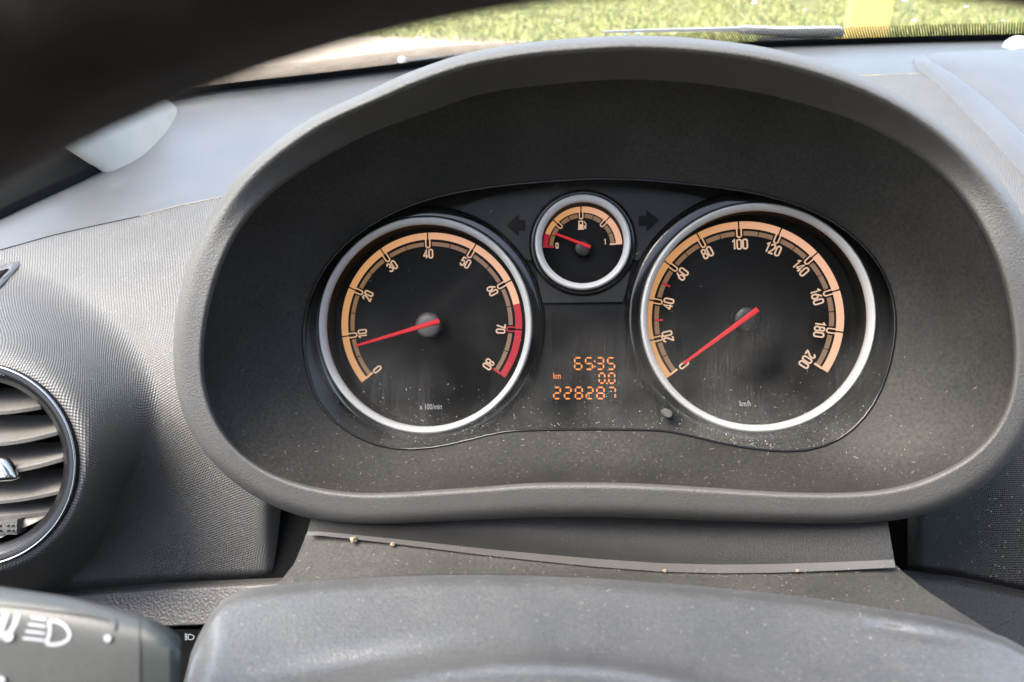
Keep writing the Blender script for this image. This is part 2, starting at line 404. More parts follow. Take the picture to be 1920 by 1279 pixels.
# ---- stroke digits (unit height, width .5)
def arc(cx, cy, rx, ry, a0, a1, n=10): return [(cx + rx * cos(radians(lin(a0, a1, k / n))), cy + ry * sin(radians(lin(a0, a1, k / n)))) for k in range(n + 1)]
W_ = .44
def rrect(x0, y0, x1, y1, r):
    return arc(x1 - r, y1 - r, r, r, 0, 90, 6) + arc(x0 + r, y1 - r, r, r, 90, 180, 6) + arc(x0 + r, y0 + r, r, r, 180, 270, 6) + arc(x1 - r, y0 + r, r, r, 270, 360, 6)
GL = {
 '0': [(rrect(0, 0, W_, 1, .19), True)],
 '1': [([(.06, .80), (.28, 1.0), (.28, 0)], False)],
 '2': [(arc(.22, .77, .21, .23, 175, -15, 14) + [(.36, .52), (.02, .06), (.02, 0), (W_, 0)], False)],
 '3': [(arc(.21, .77, .20, .23, 170, -90, 14) + arc(.21, .26, .23, .26, 90, -170, 14), False)],
 '4': [([(.33, 0), (.33, 1), (.0, .30), (.0, .26), (W_ + .04, .26)], False)],
 '5': [([(W_ - .02, 1), (.05, 1), (.02, .54)] + arc(.22, .32, .22, .32, 130, -165, 16), False)],
 '6': [(rrect(0, 0, W_, .60, .19), True), ([(.36, 1.0), (.17, .72), (.03, .42)], False)],
 '7': [([(0, 1), (W_, 1), (W_, .93), (.16, 0)], False)],
 '8': [(rrect(0, 0, W_, .53, .19), True), (rrect(.03, .53, W_ - .03, 1, .18), True)],
}
def put_text(mb, txt, cx, cy, hgt, ang, sw, z0, z1, squash=1.0, gap=.20):
    widths = [(.36 if ch == '1' else W_) for ch in txt]
    tot = sum(widths) + gap * (len(txt) - 1); x = -tot / 2
    ca, sa = cos(ang), sin(ang)
    for ch, w in zip(txt, widths):
        for pts, closed in GL[ch]:
            q = []
            for (a, b) in pts:
                X = (a + x) * hgt * squash; Y = (b - .5) * hgt
                q.append((cx + X * ca - Y * sa, cy + X * sa + Y * ca))
            mb.stroke(q, sw, z0, z1, closed)
        x += w + gap
def font_mesh(txt, size, xs=1.0):
    cu = bpy.data.curves.new('tmp', 'FONT'); cu.body = txt; cu.size = size; cu.align_x = 'CENTER'; cu.align_y = 'CENTER'; cu.extrude = size * .01; cu.resolution_u = 3
    ob = bpy.data.objects.new('tmp', cu); COL.objects.link(ob)
    dg = bpy.context.evaluated_depsgraph_get(); me = bpy.data.meshes.new_from_object(ob.evaluated_get(dg))
    bpy.data.objects.remove(ob); bpy.data.curves.remove(cu)
    for v in me.vertices: v.co.x *= xs
    return me
def sector(r0, r1, a0, a1, z0, z1):
    """flat ring sector, angles in degrees, a0 > a1 (clockwise)"""
    n = max(2, int(abs(a0 - a1) / 3) + 1)
    A = [radians(lin(a0, a1, k / n)) for k in range(n + 1)]
    return MB().strip([(r0 * cos(a), r0 * sin(a)) for a in A], [(r1 * cos(a), r1 * sin(a)) for a in A], z0, z1) if a0 < a1 else \
           MB().strip([(r1 * cos(a), r1 * sin(a)) for a in A], [(r0 * cos(a), r0 * sin(a)) for a in A], z0, z1)

def gauge(name, g, spec, mats):
    s = g['s']; R = g['R'] * g['sr']; C = g['C']; off = g['RC'] - C       # ring centre in dial frame
    off = Vector((off.x, off.y, 0)); H = -g['dep']
    # dial face (its own frame: centre of the scale)
    dial = MB().add([(off.x + (R - .002) * cos(2 * pi * k / 96), off.y + (R - .002) * sin(2 * pi * k / 96), 0) for k in range(96)], [tuple(range(96))]).build(name, M['dial'], cl, loc=C)
    ring = MB().lathe([(R + .0002, H - .007), (R + .0002, H - .0012), (R - .0004, H - .0002), (R - .0008, H), (R - .0029, H - .0016), (R - .0031, H - .0026), (R - .0031, H - .004)], 128, off.x, off.y)
    ring.build('bezel_ring', M['satin'], dial, autosmooth=50)
    MB().lathe([(R - .00305, H - .0035), (R - .0030, .0001)], 96, off.x, off.y).build('dial_well', M['matt_black'], dial, smooth=True)
    rb0, rb1, rm0, rm1, ru = spec['band0'] * s, spec['band1'] * s, spec['minor0'] * s, spec['minor1'] * s, spec['u'] * s
    uw = spec['uw'] * s; st = spec['st'] * s; px = s
    ticks = spec['ticks']; n = len(ticks)
    z0, z1 = .0001, .0005
    for i in range(n - 1):
        a0, a1 = ticks[i], ticks[i + 1]
        g0 = 0 if i == 0 else math.degrees(spec['slot'] * s / rb1); g1 = 0 if i == n - 2 else math.degrees(spec['slot'] * s / rb1)
        b0, b1 = a0 - g0, a1 + g1
        parts = []
        if spec.get('red') is not None:
            rd0, rd1 = spec['red']           # red between these angles (rd0 > rd1)
            lo = [x for x in (rd0, rd1) if b1 < x < b0]
            cuts = [b0] + sorted(lo, reverse=True) + [b1]
            for c0, c1 in zip(cuts[:-1], cuts[1:]):
                mid = (c0 + c1) / 2; parts.append((c0, c1, rd1 <= mid <= rd0))
        else: parts = [(b0, b1, False)]
        for c0, c1, red in parts:
            sector(rb0, rb1, c0, c1, z0, z1).build('scale_segment', M['red_scale'] if red else mats['band'], dial)
        # minor segments
        mg = math.degrees(spec['mgap'] * s / rm1); half = math.degrees(.9 * s / rm1)
        k = spec['minor_n']
        for j in range(k):
            c0 = lin(a0, a1, j / k) - (mg if j == 0 else half); c1 = lin(a0, a1, (j + 1) / k) + (mg if j == k - 1 else half)
            if i == 0 and j == 0: c0 = a0 - math.degrees(3.5 * s / rm1)
            if i == n - 2 and j == k - 1: c1 = a1 + math.degrees(3.5 * s / rm1)
            sector(rm0, rm1, c0, c1, z0, z1).build('minor_segment', mats['minor'], dial)
    for i, a in enumerate(ticks):
        ar = radians(a); ca, sa = cos(ar), sin(ar)
        def loc(r, t): return (r * ca - t * sa, r * sa + t * ca)
        mb = MB(); red = spec.get('red') is not None and spec['red'][1] <= a <= spec['red'][0]
        if i in (0, n - 1):
            sg = -1 if i == 0 else 1
            mb.stroke([loc(rb0 + st * .5, sg * st * .5), loc(ru + uw * .2, sg * st * .5)], st * 1.5, z0, z1)
        else:
            q = [(rb0 + st * .3, uw), (ru + uw, uw)] + [(ru + uw - uw * sin(radians(x)), uw * cos(radians(x))) for x in range(20, 180, 20)] + [(ru + uw, -uw), (rb0 + st * .3, -uw)]
            mb.stroke([loc(*p) for p in q], st, z0, z1)
        mb.build('scale_tick', M['red_scale'] if red else mats['tick'], dial)
    for txt, a, r in spec['nums']:
        mb = MB(); ar = radians(a)
        put_text(mb, txt, r * s * cos(ar), r * s * sin(ar), spec['th'] * s, ar - pi / 2 if spec['radial'] else 0, spec['ts'] * s, z0, z1, spec['sq'])
        mb.build('numeral', mats['num'], dial)
    # hub and needle
    hh = spec['hub_h']; hr = spec['hub_r'] * s
    hx, hy = spec['hub_off'][0] * s, spec['hub_off'][1] * s
    MB().lathe([(hr * 1.0, 0), (hr, hh * .72), (hr * .93, hh * .88), (hr * .78, hh * .97), (hr * .4, hh), (hr * .05, hh * 1.005)], 48, hx, hy, cap_end=True).build('hub_cap', mats['hub'], dial, autosmooth=60)
    (tx, ty), (bx, by) = spec['needle']            # tip and tail as view lines cut at the needle's height
    nh = hh + .0012
    T = L2(tx, ty, g['dep'] + nh * .75) - C; B = L2(bx, by, g['dep'] + nh) - C
    d = Vector((T.x - B.x, T.y - B.y, 0)); ln = d.length; d.normalize(); pr = Vector((-d.y, d.x, 0))
    w0, w1 = spec['nw'][0] * s / 2, spec['nw'][1] * s / 2
    V = []
    for t, w in ((0, w0), (.5, lin(w0, w1, .5)), (1, w1)):
        c = Vector((B.x, B.y, 0)) + d * ln * t
        zt = lin(nh, nh * .75, t)
        for sg, z in ((1, zt - .0012), (1, zt - .0004), (.55, zt), (-.55, zt), (-1, zt - .0004), (-1, zt - .0012)): V.append(c + pr * w * sg + Vector((0, 0, z)))
    F = grid_faces(3, 6) + [(0, 1, 2, 3, 4, 5)[::-1], (12, 13, 14, 15, 16, 17)]
    F = [tuple(reversed(f)) for f in F]
    MB().add(V, F).build('needle', M['red_needle'], dial)
    return dial

amber = (.56, .255, .07); peach = (.74, .385, .25)
for key, g in (('t', TACH), ('s', SPD), ('f', FUEL)):
    r = {'t': 170, 's': 180, 'f': 74}[key] * g['s']
    g['mats'] = dict(
        band=glow_scale('lit band ' + key, amber, peach, 1.0 * EX, -r, r, (.30, .20, .12)),
        tick=glow_scale('lit tick ' + key, (.70, .36, .14), (.78, .44, .28), .85 * EX, -r, r, (.30, .22, .15)),
        minor=glow_scale('lit minor ' + key, (.24, .115, .032), (.23, .125, .07), .8 * EX, -r, r, (.12, .08, .05)),
        num=glow_scale('lit numeral ' + key, (.66, .38, .20), (.70, .42, .28), .85 * EX, -r, r, (.30, .24, .18)),
        hub=M['hub_grey'] if key == 't' else M['hub_black'])
tt = [218.3 - 31.9 * k for k in range(9)]
dt = gauge('tachometer', TACH, dict(band0=159, band1=171.5, minor0=146.5, minor1=154, u=143.5, uw=3.9, st=2.3, slot=1.4, mgap=8, minor_n=2, ticks=tt, red=(11.5, -60),
     nums=[(str(10 * k), tt[k] + (0, 0, 0, 0, 0, 0, 0, 0, 1)[k], 132 if k not in (0,) else 133) for k in range(9)], th=15.5, ts=2.6, sq=.98, radial=True,
     hub_r=23.5, hub_h=.0085, hub_off=(-1, -2), needle=((665, 649), (823.5, 601.5)), nw=(9, 4.2)), TACH['mats'])
stk = [217 - 25.16 * k for k in range(11)]
ds = gauge('speedometer', SPD, dict(band0=169, band1=182.5, minor0=156, minor1=164.5, u=153, uw=4.0, st=2.4, slot=1.5, mgap=8.5, minor_n=2, ticks=stk, red=None,
     nums=[(str(20 * k), stk[k], (139, 143, 141, 141, 141, 140, 141, 141, 140, 140, 139)[k]) for k in range(11)], th=17.5, ts=2.8, sq=.98, radial=True,
     hub_r=25.5, hub_h=.0085, hub_off=(2, -1), needle=((1282, 682), (1421.5, 580)), nw=(10, 5)), SPD['mats'])
for a in (stk[0] - 37.74, stk[0] - 62.9):
    s = SPD['s']; sector(148 * s, 163 * s, a + .75, a - .75, .0005, .0008).build('speed_mark', M['red_scale'], ds)
ftk = [180, 135.5, 90, 45, 1]
df = gauge('fuel_gauge', FUEL, dict(band0=63.5, band1=75, minor0=53.5, minor1=61, u=51.5, uw=3.3, st=2.0, slot=1.3, mgap=7, minor_n=2, ticks=ftk, red=(181, 158.5),
     nums=[('0', 176.5, 46.5), ('1', 9, 43.5)], th=9.5, ts=1.7, sq=.95, radial=False,
     hub_r=17, hub_h=.006, hub_off=(2, -5), needle=((1039.5, 437), (1107, 463)), nw=(6.5, 3.6)), FUEL['mats'])
# fuel pump symbol
s = FUEL['s']; mb = MB(); cx, cy = .5 * s, 40 * s
mb.strip([((cx + x * s), cy + 8 * s) for x in (-6, 3)], [((cx + x * s), cy + 6.2 * s) for x in (-6, 3)], .0001, .0005)
mb.box(cx - 6 * s, cx - 3.8 * s, cy - 7 * s, cy + 6.3 * s, .0001, .0005); mb.box(cx + .8 * s, cx + 3 * s, cy - 7 * s, cy + 6.3 * s, .0001, .0005)
mb.box(cx - 3.9 * s, cx + .9 * s, cy - 7 * s, cy + 1.2 * s, .0001, .00052); mb.box(cx - 7.4 * s, cx + 4.4 * s, cy - 8.8 * s, cy - 6.9 * s, .0001, .0005)
mb.stroke([(cx + 3.6 * s, cy - 2 * s), (cx + 5.6 * s, cy - 2 * s), (cx + 5.8 * s, cy - 6 * s), (cx + 7.4 * s, cy - 6.4 * s), (cx + 8 * s, cy - 4 * s), (cx + 8 * s, cy + 2 * s), (cx + 4.6 * s, cy + 6.5 * s)], 1.5 * s, .0001, .0005)
mb.build('fuel_pump_symbol', FUEL['mats']['num'], df)
for txt, dial, g, pxy, size in (('x 100/min', dt, TACH, (808, 763), 15), ('km/h', ds, SPD, (1397, 757), 15)):
    me = font_mesh(txt, size * g['s'], .7); me.materials.append(plain('print ' + dial.name, (.42, .41, .40), .6))
    o = bpy.data.objects.new('unit_text', me); COL.objects.link(o); o.parent = dial; q = L2(*pxy, g['dep']) - g['C']; o.location = (q.x, q.y, .0003)

# collars: gloss black tubes standing round each dial
for g, wd in ((TACH, 24), (SPD, 30), (FUEL, 13)):
    R = g['R'] * g['sr']; w = wd * g['sr']
    MB().lathe([(R + .0003, -.006), (R + .0003, -.0030), (R + .0012, -.0022), (R + w * .55, -.0022), (R + w * .8, -.0028), (R + w, -.0044), (R + w, -.0078)], 128, g['RC'].x, g['RC'].y).build('gauge_collar', M['black'], cl, autosmooth=40)
# upper strip with the turn arrows
def cl_poly(pts, h, n=6, closed=True):
    return [tuple(L2(p.x, p.y, h)[:2]) for p in catmull([(x, y, 0) for x, y in pts], n, closed)]
top = [(851, 401), (880, 383), (925, 367), (990, 355), (1090, 350), (1190, 352), (1270, 360), (1318, 371), (1340, 381)]
bot1 = [(1342, 386), (1300, 396), (1262, 418), (1236, 446), (1217, 470), (1206, 482), (1196, 488)]
bot2 = [(990, 488), (980, 480), (968, 466), (940, 436), (905, 414), (862, 403)]
def fuel_arc(a0, a1, r, n=24): return [Vector((1092.5 + r * cos(radians(lin(a0, a1, k / n))), 453.5 - r * sin(radians(lin(a0, a1, k / n))), 0)) for k in range(n + 1)]
pts = catmull([(x, y, 0) for x, y in top], 5) + catmull([(x, y, 0) for x, y in bot1], 3) + fuel_arc(-20, 200, 99) + catmull([(x, y, 0) for x, y in bot2], 3)
poly = [tuple(L2(p.x, p.y, -.0050)[:2]) for p in pts]
bm = bmesh.new(); vs = [bm.verts.new((x, y, -.0050)) for x, y in poly]; f = bm.faces.new(vs); bm.normal_update()
if f.normal.z < 0: f.normal_flip()
ex = bmesh.ops.extrude_face_region(bm, geom=[f]); 
for v in ex['geom']:
    if isinstance(v, bmesh.types.BMVert): v.co.z -= .0025
bmesh.ops.triangulate(bm, faces=[x for x in bm.faces if len(x.verts) > 4]); bmesh.ops.recalc_face_normals(bm, faces=bm.faces)
me = bpy.data.meshes.new('warning_panel'); bm.to_mesh(me); bm.free(); me.materials.append(M['mask_panel'])
o = bpy.data.objects.new('warning_panel', me); COL.objects.link(o); o.parent = cl
warn = o
for pts in ([(949, 423), (973, 401), (973, 412.5), (985, 412.5), (985, 433), (973, 433), (973, 444)], [(1237, 413), (1212, 394), (1212, 405), (1197, 405), (1197, 424), (1212, 424), (1212, 435)]):
    poly = [tuple(L2(x, y, -.0049)[:2]) for x, y in pts]
    a = sum(p[0] * q[1] - q[0] * p[1] for p, q in zip(poly, poly[1:] + poly[:1]))
    if a < 0: poly = poly[::-1]
    MB().prism(poly, -.0052, -.00465).build('turn_arrow', M['matt_black'], warn)
# panel under the fuel dial and the display
def quad(pts, h, hb): 
    poly = [tuple(L2(x, y, h)[:2]) for x, y in pts]
    a = sum(p[0] * q[1] - q[0] * p[1] for p, q in zip(poly, poly[1:] + poly[:1]))
    return MB().prism(poly[::-1] if a < 0 else poly, hb, h)
quad([(1018, 568), (1010, 536), (1006, 512)] + [(p.x, p.y) for p in fuel_arc(212, 328, 99)] + [(1181, 512), (1176, 536), (1168, 566)], -.0040, -.0079).build('lower_cowl', M['mask_panel'], cl)
disp = quad([(1012, 572), (1172, 570), (1172, 752), (1012, 754)], -.0062, -.0079).build('trip_display', M['mask'], cl)
quad([(1034, 585), (1156, 584), (1158, 751), (1036, 752)], -.0058, -.0063).build('display_glass', M['lcd'], disp)
SEG = {'0': 'abcdef', '1': 'bc', '2': 'abged', '3': 'abgcd', '4': 'fgbc', '5': 'afgcd', '6': 'afgecd', '7': 'abc', '8': 'abcdefg'}
def digit(ch, x0, x1, y0, y1):
    mb = MB(); hz = -.0056
    w, h = x1 - x0, y1 - y0; t = 2.9; k = .5
    S = {'a': [(x0, y0), (x1, y0)], 'g': [(x0, (y0 + y1) / 2), (x1, (y0 + y1) / 2)], 'd': [(x0, y1), (x1, y1)], 'f': [(x0, y0), (x0, (y0 + y1) / 2)], 'e': [(x0, (y0 + y1) / 2), (x0, y1)], 'b': [(x1, y0), (x1, (y0 + y1) / 2)], 'c': [(x1, (y0 + y1) / 2), (x1, y1)]}
    for c in SEG[ch]:
        (ax, ay), (bx, by) = S[c]
        if ay == by: ax += t * .45; bx -= t * .45
        else: ay += t * .45; by -= t * .45
        if ay == by: q = [(ax, ay), (ax + t / 2, ay - t / 2), (bx - t / 2, ay - t / 2), (bx, ay), (bx - t / 2, ay + t / 2), (ax + t / 2, ay + t / 2)]
        else: q = [(ax, ay), (ax + t / 2, ay + t / 2), (ax + t / 2, by - t / 2), (ax, by), (ax - t / 2, by - t / 2), (ax - t / 2, ay + t / 2)]
        poly = [tuple(L2(x, y, hz)[:2]) for x, y in q]
        a = sum(p[0] * r[1] - r[0] * p[1] for p, r in zip(poly, poly[1:] + poly[:1]))
        mb.prism(poly[::-1] if a < 0 else poly, hz - .0003, hz)
    mb.build('digit', M['lcd_digit'], disp)
def dotq(x, y, r, mb):
    poly = [tuple(L2(x + r * cos(a * pi / 4), y - r * sin(a * pi / 4), -.0056)[:2]) for a in range(8)]
    return mb.prism(poly, -.0059, -.0056)
for ch, a, b in (('6', 1077.5, 1090.5), ('5', 1098, 1111), ('3', 1119, 1131.5), ('5', 1139.5, 1152)): digit(ch, a, b, 671, 692.5)
mb = MB(); dotq(1115, 677.5, 1.7, mb); dotq(1115, 687.5, 1.7, mb); mb.build('colon', M['lcd_digit'], disp)
for ch, a, b in (('0', 1123.5, 1134), ('0', 1141.5, 1152.5)): digit(ch, a, b, 700, 718.5)
mb = MB(); dotq(1138, 719, 1.7, mb).build('decimal_point', M['lcd_digit'], disp)
for ch, a, b in (('2', 1038.5, 1050.5), ('2', 1058.5, 1070.5), ('8', 1079, 1091.5), ('2', 1099.5, 1111.5), ('8', 1119.5, 1132.5), ('7', 1141, 1153.5)): digit(ch, a, b, 726.5, 747.5)
me = font_mesh('km', 17 * depth_at(1045, 706) / FPX, .72); me.materials.append(M['lcd_digit'])
o = bpy.data.objects.new('unit_text', me); COL.objects.link(o); o.parent = disp; q = L2(1044.5, 705.5, -.0056); o.location = (q.x, q.y, -.0056)
# trip reset pin
b0 = L2(1246, 773, .0); sc = depth_at(1246, 773) / FPX
rp = MB().lathe([(13.5 * sc, -.0078), (13.5 * sc, -.001), (12.4 * sc, .0002), (10.5 * sc, -.0004), (10.2 * sc, -.006)], 32, b0.x, b0.y).build('reset_button', M['black'], cl, autosmooth=50)
b1 = L2(1253, 776, .012)
mb = MB(); mb.lathe([(8.0 * sc, 0), (8.0 * sc, .0108), (7.2 * sc, .0118), (6.4 * sc, .012)], 24, 0, 0, cap_end=True)
sh = Vector((b1.x - b0.x, b1.y - b0.y, 0))
for v in mb.V: v += Vector((b0.x, b0.y, 0)) + sh * max(0, (v.z) / .012)
mb.build('pin', M['pin'], rp, autosmooth=40)

# lens: one clear bowed sheet with scratches, closing the hood opening
m, nt, b = newmat('scratched clear lens'); L = nt.links.new
nt.nodes.remove(b)
outn = nt.nodes['Material Output']
tr = N(nt, 'ShaderNodeBsdfTransparent'); tr.inputs[0].default_value = (.95, .95, .95, 1)
gl = N(nt, 'ShaderNodeBsdfGlossy'); gl.inputs[1].default_value = .09
df_ = N(nt, 'ShaderNodeBsdfDiffuse'); df_.inputs[0].default_value = (.62, .60, .57, 1)
fr = N(nt, 'ShaderNodeFresnel'); fr.inputs[0].default_value = 1.38
m1 = N(nt, 'ShaderNodeMixShader'); L(fr.outputs[0], m1.inputs[0]); L(tr.outputs[0], m1.inputs[1]); L(gl.outputs[0], m1.inputs[2])
tc = N(nt, 'ShaderNodeTexCoord')
def streak(ang, sx, sy, thr, amt, det=2):
    mp = N(nt, 'ShaderNodeMapping'); mp.inputs['Rotation'].default_value = (0, 0, radians(ang)); mp.inputs['Scale'].default_value = (sx, sy, 50)
    wv = N(nt, 'ShaderNodeTexNoise'); wv.inputs['Scale'].default_value = 18
    va = N(nt, 'ShaderNodeVectorMath', operation='MULTIPLY_ADD'); va.inputs[1].default_value = (.016,) * 3
    L(tc.outputs['Object'], wv.inputs['Vector']); L(wv.outputs['Color'], va.inputs[0]); L(tc.outputs['Object'], va.inputs[2]); L(va.outputs[0], mp.inputs['Vector'])
    nz = N(nt, 'ShaderNodeTexNoise'); nz.inputs['Scale'].default_value = 1; nz.inputs['Detail'].default_value = det; L(mp.outputs[0], nz.inputs['Vector'])
    r = N(nt, 'ShaderNodeMapRange'); r.inputs[1].default_value = thr; r.inputs[2].default_value = thr + .16; r.inputs[4].default_value = amt; L(nz.outputs[0], r.inputs[0]); return r.outputs[0]
st_ = math_(nt, 'ADD', streak(6, 2600, 26, .54, .05), streak(-28, 2900, 34, .60, .05))
sp = N(nt, 'ShaderNodeSeparateXYZ'); L(tc.outputs['Object'], sp.inputs[0])
low = N(nt, 'ShaderNodeMapRange', interpolation_type='SMOOTHSTEP'); low.inputs[1].default_value = .03; low.inputs[2].default_value = -.055; L(sp.outputs[1], low.inputs[0])
big = N(nt, 'ShaderNodeTexNoise'); big.inputs['Scale'].default_value = 22; big.inputs['Detail'].default_value = 4; L(tc.outputs['Object'], big.inputs['Vector'])
bg = N(nt, 'ShaderNodeMapRange'); bg.inputs[1].default_value = .40; bg.inputs[2].default_value = .68; L(big.outputs[0], bg.inputs[0])
vor = N(nt, 'ShaderNodeTexVoronoi'); vor.inputs['Scale'].default_value = 900; L(tc.outputs['Object'], vor.inputs['Vector'])
fleck = math_(nt, 'MULTIPLY', math_(nt, 'LESS_THAN', vor.outputs[0], .16), .5)
film = math_(nt, 'ADD', math_(nt, 'MULTIPLY', st_, math_(nt, 'ADD', math_(nt, 'MULTIPLY', bg.outputs[0], .8), .12)), math_(nt, 'MULTIPLY', math_(nt, 'MULTIPLY', fleck, bg.outputs[0]), .6))
film = math_(nt, 'MULTIPLY', film, math_(nt, 'ADD', math_(nt, 'MULTIPLY', low.outputs[0], .95), .05))
film = math_(nt, 'ADD', film, math_(nt, 'MULTIPLY', low.outputs[0], math_(nt, 'ADD', math_(nt, 'MULTIPLY', bg.outputs[0], .045), .002)))
lo2 = N(nt, 'ShaderNodeMapRange', interpolation_type='SMOOTHSTEP'); lo2.inputs[1].default_value = -.034; lo2.inputs[2].default_value = -.062; L(sp.outputs[1], lo2.inputs[0])
fine = N(nt, 'ShaderNodeTexNoise'); fine.inputs['Scale'].default_value = 1500; fine.inputs['Detail'].default_value = 5; L(tc.outputs['Object'], fine.inputs['Vector'])
fr2 = N(nt, 'ShaderNodeMapRange'); fr2.inputs[1].default_value = .45; fr2.inputs[2].default_value = .8; fr2.inputs[4].default_value = .13; L(fine.outputs[0], fr2.inputs[0])
film = math_(nt, 'ADD', film, math_(nt, 'MULTIPLY', lo2.outputs[0], math_(nt, 'ADD', fr2.outputs[0], .02)), True)
m2 = N(nt, 'ShaderNodeMixShader'); L(film, m2.inputs[0]); L(m1.outputs[0], m2.inputs[1]); L(df_.outputs[0], m2.inputs[2]); L(m2.outputs[0], outn.inputs[0])
M['lens'] = m
V = []; NR = 14
for k in range(NR + 1):
    t = 1 - k / NR * .995
    for i in range(0, NH, 3):
        q = L2(*hp(i, RC[i] * t * 1.0), .0058); V.append((q.x, q.y, .0058 - .0036 * (1 - t * t)))
F = grid_faces(NR + 1, NH // 3, closed_c=True, flip=False); F.append(tuple(NR * (NH // 3) + i for i in range(NH // 3)))
MB().add(V, F).build('lens', M['lens'], cl, smooth=True)
le = [L2(*hp(i, RC[i] * .996), .0062) for i in range(0, NH, 3)]; le.append(le[0].copy())
MB().tube(le, .0006, 8, caps=False).build('lens_edge', M['black'], cl, smooth=True)

# ------------------------------------------------------------------ dashboard: a moulded section running across the car
SEC = [(1.02, -.072), (.80, -.075), (.62, -.106), (.47, -.136), (.41, -.155), (.373, -.174), (.345, -.200), (.328, -.234), (.318, -.280), (.312, -.330), (.310, -.40), (.32, -.52)]
sec = [(p.x, p.y) for p in catmull([(a, b, 0) for a, b in SEC], 14)]
SA = np.array(sec)
def section_hit(px, py):
    r = ray(px, py); g = hypot(r.x, r.y); g = r.y                      # section lies in the car's length (Y) and height
    k = r.z / g
    val = SA[:, 1] - SA[:, 0] * k
    s = np.sign(val); ix = np.nonzero(s[:-1] * s[1:] <= 0)[0]
    if len(ix) == 0: Y = 1.0
    else:
        i = ix[-1]; t = val[i] / (val[i] - val[i + 1] + 1e-12); Y = SA[i, 0] + (SA[i + 1, 0] - SA[i, 0]) * t
    return Y / g
VC = (-46, 871); DV = .362
def dash_d(px, py):
    d = section_hit(px, py)
    r = hypot(px - VC[0], py - VC[1]); a = atan2(py - VC[1], px - VC[0])     # a > 0 below
    if r > 400: return d
    w = 1 - sstep(200, lin(380, 286, sstep(-.5, .3, a)), r)
    q = min(r, 200.0) / max(r, 1e-6)
    dr = section_hit(VC[0] + (px - VC[0]) * 200.0 / max(r, 1), VC[1] + (py - VC[1]) * 200.0 / max(r, 1)) if r > 1 else d
    return d - (dr - DV - .0012) * w
def skin_grid(name, m, parent, xs, top_fn, bot_fn, nrow, dfn, mask=None, roll_top=0, roll_bot=0, lead=None):
    V = []; px_ = []
    rows = [j / (nrow - 1) for j in range(nrow)]
    for t in rows:
        for x in xs:
            y = lin(top_fn(x), bot_fn(x), t); px_.append((x, y))
            d = dfn(x, y)
            if roll_bot: d += roll_bot * max(0, (t - .975) / .025) ** 2
            if roll_top: d += roll_top * max(0, (.05 - t) / .05) ** 2
            V.append(P(x, y, d))
    nc = len(xs); uv = grid_uv(V, nrow, nc)
    F = grid_faces(nrow, nc, flip=True)
    if mask:
        F = [f for f in F if not mask(sum(px_[i][0] for i in f) / 4, sum(px_[i][1] for i in f) / 4)]
    return mesh_obj(name, V, F, m, parent, uv=uv)
def in_hood(x, y, k=.90):
    a = atan2(-(y - HC[1]), x - HC[0]); i = int((a + pi) / (2 * pi) * NH) % NH
    return hypot(x - HC[0], y - HC[1]) < RI[i] * k
dash = empty('dashboard', P(960, 1200, .45), 'dark grey moulded dashboard behind the instrument hood with woven grain', 'dashboard')
ws_line = [(-300, 300), (-100, 262), (100, 225), (300, 187), (400, 170), (600, 148), (830, 120), (1100, 104), (1400, 88), (1480, 85), (1700, 78), (1920, 73), (2200, 70), (2700, 72)]
crease = [(-300, 560), (-60, 482), (0, 468), (100, 440), (180, 422), (260, 405), (340, 384), (450, 362), (700, 330), (1000, 300), (1400, 170), (1560, 143), (1650, 140), (1700, 138), (1760, 138), (1900, 150), (2200, 190), (2700, 300)]
wsf = lambda x: interp(ws_line, x); crf = lambda x: interp(crease, x)
base_l = [(-300, 1185), (0, 1128), (75, 1111), (200, 1100), (300, 1093), (400, 1088), (545, 1082), (700, 1075)]
base_r = [(1500, 1040), (1690, 1068), (1780, 1078), (1920, 1108), (2200, 1180), (2700, 1320)]
xs = list(np.linspace(-300, 2700, 190))
skin_grid('upper_pad', M['pad'], dash, xs, lambda x: wsf(x) - 3, crf, 30, lambda x, y: dash_d(x, y))
def behind(x, y):
    """the dash dips away behind the hood, where the cluster sits"""
    a = atan2(-(y - HC[1]), x - HC[0]); i = int((a + pi) / (2 * pi) * NH) % NH
    return .06 * (1 - sstep(.72, .96, hypot(x - HC[0], y - HC[1]) / RI[i])) * sstep(250, 420, y)
def left_d(x, y):
    d = dash_d(x, y) + behind(x, y)
    d += .0016 * (1 - sstep(0, 7, y - crf(x)))                # the woven part steps down a little below the crease
    e = 560 - 40 * sstep(1000, 1085, y) * 0
    if y > 880: d += .06 * sstep(e - 95, e + 8, x) ** 2.6 * sstep(880, 960, y)
    return d
xl = list(np.linspace(-300, 330, 150)) + list(np.linspace(332, 575, 70))
nose = skin_grid('front_panel', M['weave'], dash, xl, lambda x: crf(x) + 0.6, lambda x: interp(base_l, x), 190, left_d, mask=lambda x, y: hypot(x - VC[0], y - VC[1]) < 176 or (x > 420 and 640 < y < 880 and in_hood(x, y, .8)), roll_bot=.012)
def right_d(x, y):
    d = dash_d(x, y) + behind(x, y)
    if y > 700: d += .02 * (1 - sstep(1690, 1740, x)) ** 2 * sstep(820, 930, y)
    return d
xr = list(np.linspace(1480, 2700, 210))
skin_grid('front_panel', M['weave'], dash, xr, lambda x: crf(x) + 0.6, lambda x: 640, 90, right_d)
skin_grid('side_panel', M['weave_shaded'], dash, xr, lambda x: 641, lambda x: interp(base_r, x), 110, right_d, mask=lambda x, y: in_hood(x, y, .92) or (x < 1702 and y > 900) or (x < 1640 and y > 760), roll_bot=.012)
